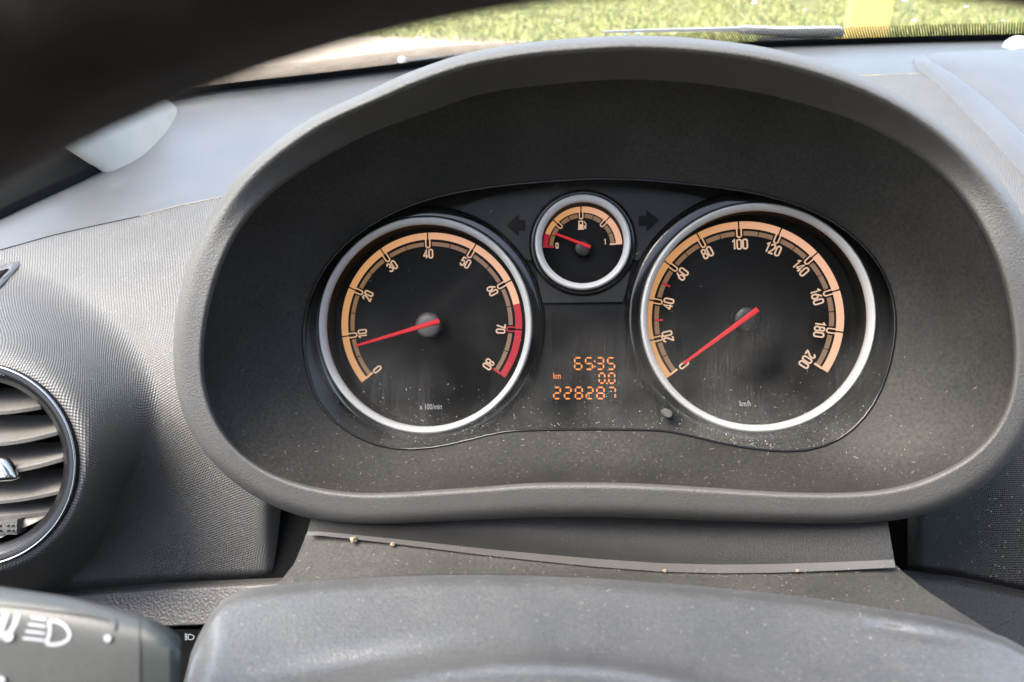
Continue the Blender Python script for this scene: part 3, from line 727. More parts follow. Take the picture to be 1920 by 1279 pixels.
# padded lower trims
def low_d(f):
    def g(x, y):
        t = y - f(x); return section_hit(x, y) - .011 - .00022 * max(0, t) + .013 * (1 - min(1, max(0, t / 15))) ** 2
    return g
bl = lambda x: interp(base_l, x); br = lambda x: interp(base_r, x)
xs2 = list(np.linspace(-300, 640, 110))
skin_grid('lower_trim', M['leather'], dash, xs2, lambda x: bl(x) + .5, lambda x: interp([(-300, 1230), (0, 1190), (250, 1178), (400, 1172), (640, 1165)], x), 40, low_d(bl), roll_bot=.02)
xs3 = list(np.linspace(1600, 2700, 110))
skin_grid('lower_trim', M['leather_shaded'], dash, xs3, lambda x: br(x) + .5, lambda x: 1400 + 0 * x, 40, low_d(br))
# knee panel below, dark, carrying the lamp switch
V = [P(x, y, d) for y, d in ((1150, .455), (1420, .47)) for x in (-300, 640)]
mesh_obj('knee_panel', V, [(0, 1, 3, 2)], M['matt_black'], dash)
V = [P(x, y, .435) for y in (900, 1200) for x in (500, 1800)]
mesh_obj('cavity_back', V, [(0, 1, 3, 2)], M['matt_black'], dash)
# centre pod: raised cover whose rounded edge runs down past the hood
e1 = [(1712, 116), (1722, 128), (1760, 156), (1800, 196), (1850, 246), (1890, 290), (1920, 324), (1990, 410), (2060, 505), (2140, 640), (2190, 780)]
e2 = [(1735, 108), (1745, 122), (1790, 150), (1838, 184), (1880, 222), (1920, 264), (1990, 340), (2060, 430), (2150, 560), (2215, 700)]
E1 = catmull([(x, y, 0) for x, y in e1], 8); E2 = catmull([(x, y, 0) for x, y in e2], 8)
n = min(len(E1), len(E2))
E1 = [E1[int(i * (len(E1) - 1) / (n - 1))] for i in range(n)]; E2 = [E2[int(i * (len(E2) - 1) / (n - 1))] for i in range(n)]
prof = [(-.12, .0), (0.0, .0035), (.06, .0042), (.25, .0046), (.75, .0050), (.93, .0046), (.985, .0030), (1.0, .0005)]
V = []
for t, h in prof:
    for a, b_ in zip(E1, E2):
        x, y = lin(a.x, b_.x, t), lin(a.y, b_.y, t); d = dash_d(x, y); V.append(P(x, y, d) + Vector((0, -.35, .94)) * h)
mesh_obj('pod_border', V, grid_faces(len(prof), n, flip=False), M['pad'], dash)
V = []; prof2 = [(0, .001), (.012, .0042), (.04, .0056), (.1, .0066), (.3, .010), (.6, .014), (1.0, .016)]
for t, h in prof2:
    for a in E2:
        x = lin(a.x, 2700, t) + .8; y = lin(a.y, 108 + (a.y - 108) * .25, t); d = dash_d(x, min(y, 700)); V.append(P(x, y, d) + Vector((0, -.35, .94)) * h)
mesh_obj('pod_cover', V, grid_faces(len(prof2), n, flip=False), M['pad'], dash)
# small side-window outlet slot at the far left
mb = MB()
sl_ = [(-60, 520), (20, 492), (36, 490), (38, 497), (20, 518), (-20, 560), (-60, 590)]
inn = [(-60, 533), (14, 505), (20, 506), (14, 514), (-14, 541), (-40, 566), (-60, 575)]
def dp(x, y, h): return P(x, y, dash_d(x, y)) + Vector((0, -.5, .86)) * h
V = [dp(x, y, .0002) for x, y in sl_] + [dp(lin(a[0], b_[0], .5), lin(a[1], b_[1], .5), .0022) for a, b_ in zip(sl_, inn)] + [dp(x, y, .0008) for x, y in inn]
mesh_obj('outlet_lip', V, grid_faces(3, len(sl_), flip=False), M['pad'], dash)
V = [dp(x, y, .0006) for x, y in inn]
mesh_obj('outlet_slot', V, [tuple(range(len(V)))], M['seal'], dash, smooth=False)

# ------------------------------------------------------------------ air vent
vs = DV / FPX
vc = P(VC[0], VC[1], DV)
VM = Matrix(((RT.x, UP.x, -FW.x, vc.x), (RT.y, UP.y, -FW.y, vc.y), (RT.z, UP.z, -FW.z, vc.z), (0, 0, 0, 1)))
vent = empty('air_vent', None, 'round air vent with dusty slats inside a glossy dark ring at left edge', 'air vent', mat=VM)
R0 = 193 * vs
MB().lathe([(R0 + .0002, -.016), (R0 + .0002, -.002), (R0 - .0006, .0008), (R0 - .0016, .0012), (R0 - .0050, .0006), (R0 - .0058, .0000), (R0 - .0080, -.0018), (R0 - .0092, -.0032), (R0 - .0096, -.012)], 160).build('ring', M['ring_gloss'], vent, autosmooth=35)
MB().lathe([(R0 - .0005, .00085), (R0 - .0008, .0016), (R0 - .0014, .0015), (R0 - .0017, .00115)], 160).build('bright_edge', M['edge_metal'], vent, smooth=True)
MB().lathe([(R0 - .0088, -.009), (R0 - .0100, -.05), (.001, -.052)], 96).build('duct', M['seal'], vent, smooth=True)
def vx(px): return (px - VC[0]) * vs
def vy(py): return -(py - VC[1]) * vs
Rin = R0 - .0118
def slat(name, yf_right, slope, yb, thick, z_f, z_b, m=M['slat'], tilt=.0):
    n = 40; V = []
    for k in range(n + 1):
        u = -1 + 2 * k / n
        def edge(yc, z):
            y = yc
            for _ in range(3):
                hw = sqrt(max(1e-7, Rin ** 2 - min(abs(y), Rin * .999) ** 2))
                x = u * hw; y = yc - slope * (1 - (x / Rin) ** 2)
            return x, y
        xf, yf = edge(vy(yf_right), 0); hw = sqrt(max(1e-7, (Rin + .0005) ** 2 - min(abs(vy(yb)), Rin) ** 2))
        xb, yb_ = u * hw, vy(yb)
        zf = z_f + .005 * (1 - u * u)
        V += [(xb, yb_, z_b), (lin(xb, xf, .6), lin(yb_, yf, .6), lin(z_b, zf, .6)), (xf, yf, zf), (xf, yf - thick * .25, zf + .0006), (xf, yf - thick, zf + .0002), (xf, yf - thick * 1.1, zf - .001), (xb, yb_ - thick, z_b)]
    F = grid_faces(n + 1, 7)
    return MB().add(V, F).build(name, m, vent, autosmooth=40)
slat('slat', 750, .0058, 735, .0022, -.010, -.030)
slat('slat', 806, .0064, 790, .0024, -.0085, -.030)
slat('slat', 859, .0064, 845, .0026, -.0075, -.030)
slat('slat', 922, .0048, 897, .0022, -.0085, -.030)
slat('slat', 962, .0026, 945, .0026, -.013, -.030)
# lower plate with thumbwheel
n = 30; V = []
for k in range(n + 1):
    u = -1 + 2 * k / n
    for yy, z in ((976, -.0125), (986, -.0085), (1028, -.0055)):
        hw = sqrt(max(1e-7, (Rin + .0004) ** 2 - vy(yy) ** 2)); V.append((u * hw, vy(yy), z))
MB().add(V, grid_faces(n + 1, 3)).build('lower_plate', M['slat'], vent, smooth=True)
tw = MB()
for k in range(11):
    y0 = 979 + k * 2.6
    tw.box(vx(-92), vx(22 - abs(k - 5) * .5), vy(y0 + 2.3), vy(y0), -.012, -.0058 + .0020 * cos((k - 5) / 6 * 1.4))
tw.build('thumbwheel', M['rim'], vent)
kb = MB()
for x in (-70, -55, -40, -25, -10, 5, 14):
    for y in (989, 998): kb.lathe([(3.2 * vs, -.0042), (2.6 * vs, -.0034), (1.0 * vs, -.0030)], 10, vx(x), vy(y), cap_end=True)
o = kb.build('thumbwheel_grip', M['rim'], vent, smooth=True); o['kind'] = 'stuff'
tb = catmull([(-120, 858, 0), (-60, 856, 0), (0, 859, 0), (14, 866, 0), (26, 886, 0), (29, 898, 0), (10, 903, 0), (-60, 905, 0), (-120, 903, 0)], 6, True)
V = [(vx(p.x), vy(p.y), -.003) for p in tb] + [(vx(p.x), vy(p.y), -.0005) for p in tb] + [(vx(lin(p.x, -50, .12)), vy(lin(p.y, 881, .25)), .0012) for p in tb] + [(vx(lin(p.x, -50, .45)), vy(lin(p.y, 884, .7)), .0002) for p in tb]
nt_ = len(tb); F = grid_faces(4, nt_, closed_c=True); F.append(tuple(range(3 * nt_, 4 * nt_)))
MB().add(V, F).build('thumb_tab', M['chrome'], vent, smooth=True)

# ------------------------------------------------------------------ trim in the gap between hood and column
seam = [(575, 1004), (600, 1004), (663, 1011), (750, 1021), (900, 1040), (1000, 1051), (1120, 1063), (1240, 1072), (1350, 1075), (1450, 1074), (1560, 1070), (1680, 1064)]
sf = lambda x: interp(seam, x)
d_seam = lambda x: .330 - .09 * (x - 960) / FPX * .33
gap = empty('column_gap_trim', P(1120, 1100, .32), 'dusty grained trim sheet filling the gap under the instrument hood', 'trim')
prof = [(0, .340), (.35, .337), (.7, .333), (.84, .331)]
def skirt(name, m, t0, t1, dz):
    V = []; nc = 120; nr = 12
    for j in range(nr):
        t = lin(t0, t1, j / (nr - 1))
        for i in range(nc):
            s_ = i / (nc - 1)
            x = lin(lin(590, 574.5, t), lin(1659, 1679, t), s_); y = lin(945, sf(x), t)
            # hollow in the middle
            V.append(P(x, y, d_seam(x) + .012 - .012 * t + .006 * sin(pi * s_) * sin(pi * min(1, t)) + dz))
    return mesh_obj(name, V, grid_faces(nr, nc, flip=True), m, gap)
skirt('skirt', M['skirt'], 0, .90, 0)
skirt('bottom_strip', M['gap_strip'], .875, 1.0, -.0008)
V = []; nc = 120; nr = 24
for j in range(nr):
    t = j / (nr - 1)
    for i in range(nc):
        s_ = i / (nc - 1)
        xL = interp([(0, 574), (.25, 552), (.5, 510), (.75, 470), (1, 420)], t); xR = interp([(0, 1682), (.3, 1740), (.6, 1810), (1, 1910)], t)
        x = lin(xL, xR, s_); y = lin(sf(lin(575, 1680, s_)), 1215, t)
        if t == 0: y -= 3
        V.append(P(x, y, d_seam(x) + .0015 - (.062) * t + .004 * (abs(s_ - .5) * 2) ** 6))
mesh_obj('dusty_sheet', V, grid_faces(nr, nc, flip=True), M['gap'], gap)

# ------------------------------------------------------------------ steering column shroud
sh_top = [(300, 1400), (345, 1279), (358, 1225), (372, 1192), (395, 1150), (420, 1122), (450, 1108), (500, 1099), (600, 1088), (700, 1081), (800, 1077), (900, 1076), (1000, 1078), (1100, 1083), (1200, 1090), (1300, 1098), (1400, 1107), (1500, 1118), (1650, 1140), (1750, 1156), (1830, 1176), (1885, 1195), (1920, 1214), (1980, 1262), (2020, 1340)]
stf = lambda x: interp(sh_top, x)
shroud = empty('column_shroud', P(1100, 1330, .2), 'blue grey upper cover of the steering column, sprinkled with dust', 'column cover')
xs = [float(p.x) for p in catmull([(300, 0, 0), (330, 0, 0), (350, 0, 0), (375, 0, 0), (420, 0, 0), (520, 0, 0), (700, 0, 0), (900, 0, 0), (1100, 0, 0), (1300, 0, 0), (1500, 0, 0), (1700, 0, 0), (1850, 0, 0), (1920, 0, 0), (1970, 0, 0), (2020, 0, 0)], 10)]
V = []; rows = [-2, -1, -.4] + [k / 46 for k in range(47)]
for t in rows:
    for x in xs:
        y0 = stf(x)
        if t < 0: y = y0 - t * 10; d = .262 - t * .012
        else:
            tt_ = t ** 1.3; y = lin(y0, 1440, tt_)
            d = lin(.262, .188, max(0, (y - 1076)) / 364.0) if y0 < 1120 else lin(.258, .190, tt_)
            d = lin(.262, .186, max(0, min(1, (y - 1076) / 364.0)))
            d += .006 * (1 - sstep(0, 26, y - y0)) ** 2                                  # rolled front edge
            ed_ = min(x - lin(362, 300, sstep(1200, 1420, y)), 2000 - x)
            d += .010 * (1 - sstep(0, 70, ed_)) ** 2                                      # sides fall away
            ridge = 1236 + 70 * ((x - 1000) / 420.0) ** 2                                 # raised crown toward the wheel
            d -= .0060 * sstep(-14, 14, y - ridge)
            d -= .0022 * math.exp(-((y - ridge - 4) / 14) ** 2)
            d += .0022 * math.exp(-(((x - 1670) / 34) ** 2 + ((y - 1180 - (x - 1670) * .14) / 9) ** 2)) + .0014 * math.exp(-(((x - 1740) / 60) ** 2 + ((y - 1192 - (x - 1740) * .14) / 10) ** 2))
            d += .0030 * math.exp(-(((x - 640) / 190) ** 2 + ((y - 1252 + (x - 640) * .18) / 26) ** 2))
        V.append(P(x, y, d))
mesh_obj('top_cover', V, grid_faces(len(rows), len(xs), flip=True), M['shroud'], shroud)

# ------------------------------------------------------------------ light stalk
stalk = empty('light_stalk', P(160, 1230, .19), 'dark grey light stalk with white lamp symbols pointing right', 'stalk')
DS = .188; ss = DS / FPX
def stalk_d(x, v): return DS + .5 * (x - 200) * ss * .12      # runs slightly away to the right
tp = [(-260, 1062), (0, 1100), (120, 1116), (200, 1136), (258, 1151)]
def stalk_ring(x, ytop, ybot, dc, bulge, n=84):
    """flattened section: broad lit top facing up, face toward the driver, underside"""
    cy = (ytop + ybot) / 2; hy = (ybot - ytop) / 2; out = []
    for k in range(n):
        a = 2 * pi * k / n; ca, sa = cos(a), sin(a)
        e = .62
        yy = math.copysign(abs(sa) ** e, sa); zz = math.copysign(abs(ca) ** e, ca)
        out.append(P(x, cy - yy * hy, dc - zz * bulge))
    return out
V = []; st = [(-260, 1062, 1390), (-100, 1085, 1390), (0, 1100, 1390), (120, 1117, 1388), (200, 1136, 1384), (250, 1149, 1378), (262, 1153, 1376)]
for x, a, b_ in st: V += stalk_ring(x, a, b_, stalk_d(x, 0), .013)
F = grid_faces(len(st), 84, closed_c=True)
mesh_obj('stalk_body', V, F, M['stalk'], stalk, autosmooth=60)
V = []; st = [(259, 1156, 1374), (264, 1154, 1374), (290, 1163, 1366), (318, 1178, 1352), (333, 1190, 1338), (338, 1200, 1326), (336, 1215, 1300)]
for x, a, b_ in st: V += stalk_ring(x, a, b_, stalk_d(x, 0), .0127 if x < 320 else .0105)
F = grid_faces(len(st), 84, closed_c=True); F += [tuple(range(84))[::-1], tuple(range((len(st) - 1) * 84, len(st) * 84))]
mesh_obj('end_cap', V, F, plain('stalk cap plastic', (.040, .048, .047), .5), stalk, autosmooth=60)
def stalk_front(x, y, lift=0):
    """point on the stalk's face seen at this spot"""
    t = min(1, max(0, (x + 260) / 520)); yt = interp(tp, x); cy = (yt + 1388) / 2; hy = (1388 - yt) / 2
    sa = max(-1, min(1, (cy - y) / hy)); q = abs(sa) ** (1 / .62); ca = sqrt(max(0, 1 - q * q)); zz = ca ** .62
    return P(x, y, stalk_d(x, 0) - zz * .013 - lift)
def stalk_stroke(pts, w, mb, lift=.00018):
    n = len(pts); V = []
    for i in range(n):
        a = Vector(pts[max(0, i - 1)]); b_ = Vector(pts[min(n - 1, i + 1)]); t = (b_ - a).normalized(); nn = Vector((-t.y, t.x))
        for sg in (-1, 1): q = Vector(pts[i]) + nn * w / 2 * sg; V.append(stalk_front(q.x, q.y, lift))
        for sg in (1, -1): q = Vector(pts[i]) + nn * w / 2 * sg; V.append(stalk_front(q.x, q.y, -.0003))
    F = grid_faces(n, 4, closed_c=True) + [(0, 1, 2, 3), tuple(range(4 * n - 4, 4 * n))[::-1]]
    mb.add(V, F)
mb = MB()
lampo = [(86, 1161), (100, 1163), (115, 1169), (127, 1180), (131, 1192), (126, 1203), (113, 1210), (98, 1210), (86, 1207), (84, 1204), (91, 1186), (94, 1174), (86, 1161)]
stalk_stroke([(p.x, p.y) for p in catmull([(x, y, 0) for x, y in [(92, 1164), (106, 1165), (121, 1173), (130, 1188), (125, 1201), (108, 1208), (91, 1208), (88, 1203), (93, 1186), (92, 1164)]], 5)], 6.5, mb)
for k in range(4):
    y = 1157.5 + k * 13; x1 = 86 - k * .8; x0 = 58 - k * 5.2
    stalk_stroke([(x0, y), ((x0 + x1) / 2, y + 2), (x1, y + 4.5)], 4.8, mb)
mb.build('headlamp_symbol', M['white_print'], stalk, world_space=True)
mb = MB(); stalk_stroke([(34, 1150), (28, 1170), (17, 1190)], 9, mb)
stalk_stroke([(11, 1148), (6, 1166), (-2, 1186), (-8, 1200)], 12, mb)
V = [stalk_front(14 + 11 * cos(2 * pi * k / 18), 1193 + 10 * sin(2 * pi * k / 18), .0006) for k in range(18)] + [stalk_front(14 + 11 * cos(2 * pi * k / 18), 1193 + 10 * sin(2 * pi * k / 18), -.0004) for k in range(18)]
mb.add(V, [tuple(range(18))[::-1]] + grid_faces(2, 18, closed_c=True)); mb.build('selector_symbol', M['white_print'], stalk, world_space=True)
for nm, cx, cy, r in (('index_dot', 201.5, 1197, 7.2), ('index_dot', 2, 1275, 8)):
    V = [stalk_front(cx + r * cos(2 * pi * k / 18), cy + r * sin(2 * pi * k / 18), -.0003) for k in range(18)] + [stalk_front(cx + r * .9 * cos(2 * pi * k / 18), cy + r * .9 * sin(2 * pi * k / 18), .0007) for k in range(18)]
    MB().add(V, grid_faces(2, 18, closed_c=True) + [tuple(range(18, 36))]).build(nm, M['white_print'], stalk, world_space=True)
mb = MB(); stalk_stroke([(p.x, p.y) for p in catmull([(x, y, 0) for x, y in [(-200, 1118), (0, 1131), (90, 1141), (160, 1150), (200, 1158), (212, 1166), (212, 1180)]], 6)], 7, mb, .0007)
mb.build('label_border', M['stalk'], stalk, world_space=True)

# ------------------------------------------------------------------ lamp switch with fog-lamp mark, deep behind the stalk
DK = .425; ks = DK / FPX
sw = empty('lamp_switch', P(355, 1220, DK), 'black lamp switch panel with tiny white fog lamp mark between stalk and column', 'switch')
V = [P(x, y, DK + dz) for dz in (0, .02) for x, y in ((290, 1180), (470, 1180), (470, 1420), (290, 1420))]
mesh_obj('switch_plate', V, [(3, 2, 1, 0), (0, 1, 5, 4), (1, 2, 6, 5), (2, 3, 7, 6), (3, 0, 4, 7)], M['matt_black'], sw, smooth=False)
mb = MB()
def kstroke(pts, w):
    n = len(pts); V = []
    for i in range(n):
        a = Vector(pts[max(0, i - 1)]); b_ = Vector(pts[min(n - 1, i + 1)]); t = (b_ - a).normalized(); nn = Vector((-t.y, t.x))
        for sg, dz in ((-1, -.0006), (1, -.0006), (1, .0002), (-1, .0002)): q = Vector(pts[i]) + nn * w / 2 * sg; V.append(P(q.x, q.y, DK + dz))
    mb.add(V, grid_faces(n, 4, closed_c=True) + [(0, 1, 2, 3)])
kstroke([(p.x, p.y) for p in catmull([(354, 1189, 0), (361, 1191, 0), (364, 1195, 0), (360, 1199, 0), (354, 1199, 0), (353, 1194, 0), (354, 1189, 0)], 4)], 1.4)
for k in range(4): kstroke([(351.5, 1190 + 3 * k), (346.5, 1189.5 + 3.2 * k)], 1.3)
kstroke([(p.x, p.y) for p in catmull([(349, 1187, 0), (347.8, 1191, 0), (350, 1195, 0), (348, 1201, 0)], 4)], 1.1)
mb.build('fog_lamp_mark', M['white_print'], sw, world_space=True)

# ------------------------------------------------------------------ steering wheel rim (close to the lens, out of focus)
wc = C0 + RT * .0192 + UP * (-.1342) + FW * .0781
wn_ = (RT * sin(-.08995) + UP * sin(-.0539) - FW).normalized()
e1_ = (RT - wn_ * RT.dot(wn_)).normalized(); e2_ = wn_.cross(e1_)
WM = Matrix(((e1_.x, e2_.x, wn_.x, wc.x), (e1_.y, e2_.y, wn_.y, wc.y), (e1_.z, e2_.z, wn_.z, wc.z), (0, 0, 0, 1)))
wheel = empty('steering_wheel', None, 'blurred black leather steering wheel rim crossing the upper left corner', 'steering wheel', mat=WM)
V = []; n1, n2 = 160, 28
for i in range(n1):
    a = 2 * pi * i / n1
    for j in range(n2):
        b_ = 2 * pi * j / n2; rr = .185 + .0165 * cos(b_); V.append((rr * cos(a), rr * sin(a), .0165 * sin(b_)))
MB().add(V, grid_faces(n1, n2, closed_c=True, closed_r=True)).build('rim', M['wheel'], wheel, smooth=True)

# ------------------------------------------------------------------ windscreen with printed border, wipers, sun sensor
m, nt, b = newmat('windscreen glass'); L = nt.links.new; nt.nodes.remove(b)
tr = N(nt, 'ShaderNodeBsdfTransparent'); tr.inputs[0].default_value = (.90, .93, .91, 1)
gl = N(nt, 'ShaderNodeBsdfGlossy'); gl.inputs[1].default_value = .02
fr = N(nt, 'ShaderNodeFresnel'); fr.inputs[0].default_value = 1.25
m1 = N(nt, 'ShaderNodeMixShader'); L(fr.outputs[0], m1.inputs[0]); L(tr.outputs[0], m1.inputs[1]); L(gl.outputs[0], m1.inputs[2])
df_ = N(nt, 'ShaderNodeBsdfDiffuse'); df_.inputs[0].default_value = (.8, .8, .75, 1)
tc = N(nt, 'ShaderNodeTexCoord'); nz = N(nt, 'ShaderNodeTexNoise'); nz.inputs['Scale'].default_value = 30; nz.inputs['Detail'].default_value = 8; L(tc.outputs['Object'], nz.inputs['Vector'])
mr = N(nt, 'ShaderNodeMapRange'); mr.inputs[1].default_value = .35; mr.inputs[2].default_value = .8; mr.inputs[3].default_value = .20; mr.inputs[4].default_value = .36; L(nz.outputs[0], mr.inputs[0])
m2 = N(nt, 'ShaderNodeMixShader'); L(mr.outputs[0], m2.inputs[0]); L(m1.outputs[0], m2.inputs[1]); L(df_.outputs[0], m2.inputs[2]); L(m2.outputs[0], nt.nodes['Material Output'].inputs[0])
wb = [P(x, wsf(x) + 2, section_hit(x, wsf(x) + 2) + .004) for x in np.linspace(-60, 2000, 90)]
WDIR = Vector((0, -.86, .51)).normalized()
screen = empty('windscreen', wb[45], 'windscreen glass with dotted black border above the dashboard', 'windscreen')
def wpt(i, s): return wb[i] + WDIR * s + Vector((0, 0, 0))
V = []; S_ = [-.02, 0, .05, .1, .2, .35, .55, .8, .95]
for s_ in S_:
    for i in range(90): V.append(wpt(i, s_))
mesh_obj('glass', V, grid_faces(len(S_), 90), m, screen)
nb = Vector((0, -.51, -.86)).normalized()
# position of the border: measured along the glass from the base
def at_glass(i, py_off):
    """length along the glass whose picture is py_off px above the base"""
    b0 = wb[i]; lo, hi = 0, .9
    def ypx(p): q = p - C0; return 639.5 - FPX * q.dot(UP) / q.dot(FW)
    y0 = ypx(b0)
    for _ in range(30):
        mid = (lo + hi) / 2
        if y0 - ypx(wpt(i, mid)) < py_off: lo = mid
        else: hi = mid
    return lo
SB = at_glass(60, 13); SD = at_glass(60, 36)
V = []
for s_ in (-.02, 0, SB):
    for i in range(90): V.append(wpt(i, s_) + nb * .0006)
mesh_obj('solid_border', V, grid_faces(3, 90), M['frit'], screen)
mb = MB()
ln = sum((wb[i + 1] - wb[i]).length for i in range(89))
acc = [0]
for i in range(89): acc.append(acc[-1] + (wb[i + 1] - wb[i]).length)
def wbase(s): 
    i = min(88, max(0, int(np.searchsorted(acc, s)) - 1)); t = (s - acc[i]) / (acc[i + 1] - acc[i]); return wb[i].lerp(wb[i + 1], t), (wb[i + 1] - wb[i]).normalized()
pitch = .0029; s_ = .0; slant = .55
while s_ < ln - .02:
    # slanted rows of touching dots: drawn as tapering slanted bars, as the merged dots read
    c, t = wbase(s_); Lh = SD - SB
    pts = []
    for k in range(4):
        f = k / 3; w = pitch * lin(.36, .16, f)
        q = c + WDIR * (SB - .001 + Lh * f) - t * (Lh * f * slant) + nb * .0007
        pts += [q - t * w, q + t * w]
    mb.add(pts, [(0, 1, 3, 2), (2, 3, 5, 4), (4, 5, 7, 6)])
    s_ += pitch
o = mb.build('dotted_border', M['frit'], screen, world_space=True); o['kind'] = 'stuff'
# rain drops dried on the glass
mb = MB(); rd = random.Random(3)
for k in range(45):
    i = rd.randrange(14, 88); s_ = SD + rd.random() ** 1.5 * .22 ; r = rd.uniform(.0012, .0032); c = wpt(i, s_) - nb * .0004
    tx = Vector((1, 0, 0)); ty = WDIR
    V = []; 
    for rr, h in ((1, 0), (.8, .30), (.45, .52)):
        for a in range(10): V.append(c + (tx * cos(a * pi / 5) + ty * sin(a * pi / 5)) * r * rr - nb * r * h)
    mb.add(V, grid_faces(3, 10, closed_c=True) + [tuple(range(20, 30))])
mg, nt, b = newmat('water drop'); b.inputs['Base Color'].default_value = (.95, .97, .95, 1); b.inputs['Roughness'].default_value = .08; b.inputs['Transmission Weight'].default_value = 1.0; b.inputs['IOR'].default_value = 1.33
o = mb.build('water_drops', mg, screen, smooth=True, world_space=True); o['kind'] = 'stuff'

def thing_mb(name, loc, label, cat): return empty(name, loc, label, cat)
# wiper on the passenger side of the picture, lying on the glass outside
def gpt(px, py, out):
    """point on the glass plane near this direction, lifted outside by out"""
    i = min(89, max(0, int((px + 60) / 2060 * 89))); n_ = nb
    r = ray(px, py); t = (wb[i] - n_ * out - C0).dot(n_) / r.dot(n_); return C0 + r * t
wp = empty('windscreen_wiper', gpt(1430, 70, .02), 'grey wiper head and thin arm lying outside above the hood crest', 'wiper')
def gbar(pts, hw, o0, o1, name, parent, m):
    mb = MB(); V = []
    for (x, y), w in pts:
        for dy, ou in ((-w, o0), (-w * .6, o1), (w * .6, o1), (w, o0)): V.append(gpt(x, y + dy, ou))
    n = len(pts); mb.add(V, grid_faces(n, 4, closed_c=True, flip=True) + [(0, 1, 2, 3), tuple(range(4 * n - 4, 4 * n))[::-1]])
    return mb.build(name, m, parent, world_space=True, autosmooth=40)
gbar([((1385, 56), 7), ((1395, 56), 9), ((1470, 60), 10), ((1545, 60), 11), ((1575, 60), 11), ((1582, 62), 8)], 8, .030, .012, 'arm_head', wp, M['wiper'])
gbar([((1130, 60), 2.4), ((1250, 57), 3.5), ((1390, 55), 5)], 4, .026, .016, 'wiper_arm', wp, M['wiper'])
gbar([((1420, 74), 4), ((1470, 78), 9), ((1520, 80), 9), ((1560, 76), 7)], 8, .028, .004, 'pivot_cover', wp, M['wiper'])
w2 = empty('wiper_pivot', gpt(790, 118, .02), 'small grey wiper pivot with round cap outside the screen at left', 'wiper')
gbar([((728, 128), 2), ((745, 121), 6), ((790, 114), 5), ((850, 105), 3), ((930, 95), 1.5)], 8, .024, .010, 'arm_root', w2, M['wiper'])
c = gpt(755, 117, .008); mb = MB()
q = (-nb).to_track_quat('Z', 'Y').to_matrix().to_4x4(); q.translation = c
mb.lathe([(.0050, -.004), (.0050, .0), (.0040, .0020), (.0020, .0030)], 20, cap_end=True).xform(q @ Matrix.Rotation(pi, 4, 'X')).build('cap', M['satin'], w2, world_space=True, smooth=True)
# sun sensor dome
q = (1905, 92); c = P(q[0], q[1], dash_d(*q)); sns = empty('sun_sensor', c, 'small pale dome sensor on the dashboard near the windscreen at right', 'sensor')
rs = 24 * section_hit(*q) / FPX
MB().lathe([(rs * 1.06, -.004), (rs * 1.06, .001), (rs, .0016)], 40).build('base_ring', M['pad'], sns, smooth=True)
MB().lathe([(rs * cos(a * pi / 20), .0016 + rs * .86 * sin(a * pi / 20)) for a in range(10)], 40, cap_end=True).build('dome', plain('milky dome', (.45, .46, .45), .25), sns, smooth=True)

# ------------------------------------------------------------------ pillar trim, door edge
def slab(pts_d, thick, name, m, parent=None):
    """closed outline given on view lines with distance, extruded away by thick"""
    V = [P(x, y, d) for x, y, d in pts_d]; n = len(V); V += [v + FW * thick for v in V]
    return V, [tuple(range(n))[::-1], tuple(range(n, 2 * n))] + grid_faces(2, n, closed_c=True)
pil = empty('pillar_trim', P(250, 300, .57), 'pale grey pillar trim foot resting on the dash below the steering wheel rim', 'pillar trim')
# foot outline swept up and back toward the roof
foot = [(150, 285), (172, 304), (197, 323), (232, 312), (268, 293), (300, 262), (322, 232), (333, 208), (322, 203), (296, 205), (250, 225), (200, 255)]
Vf = [P(x, y, dash_d(x, y) - .002 - .004 * (0.5 + .5 * sin(i))) for i, (x, y) in enumerate(foot)]
Vf = [P(x, y, dash_d(x, y) - .003) for x, y in foot]
front = foot[:9]
V = []
sw_dir = Vector((-.16, -.30, .34)); n = 9
edge = catmull([(x, y, 0) for x, y in [(150, 285), (172, 304), (196, 324), (234, 312), (270, 291), (302, 260), (322, 234), (333, 208), (326, 196)]], 4)
rowsP = [(0, .0, 0), (.012, .003, 0), (.05, .006, 0), (.15, .006, 0), (.4, .004, 0), (1.0, 0, 0)]
for k, (t, inset, _) in enumerate(rowsP):
    for j, p in enumerate(edge):
        base = P(p.x, p.y, dash_d(p.x, p.y) + .001); V.append(base + sw_dir * t + (RT * (-.4) + UP * .3) * inset)
mesh_obj('trim_foot', V, grid_faces(len(rowsP), len(edge), flip=False), M['pillar'], pil)
door = empty('door_edge', P(60, 380, .5), 'black door edge and window seal left of the dashboard', 'door')
V = []
dl = [(198, 321), (150, 345), (100, 368), (40, 396), (0, 416), (-80, 452), (-260, 540)]
for x, y in dl: V.append(P(x, y, dash_d(x, y) + .002))
for x, y in dl: V.append(P(x - 4, y - 22, dash_d(x, y) + .000))
for x, y in dl: V.append(P(x - 50, y - 70, dash_d(x, y) + .03))
for x, y in dl: V.append(P(x - 160, y - 140, dash_d(x, y) + .08))
mesh_obj('window_seal', V, grid_faces(4, len(dl)), M['seal'], door)

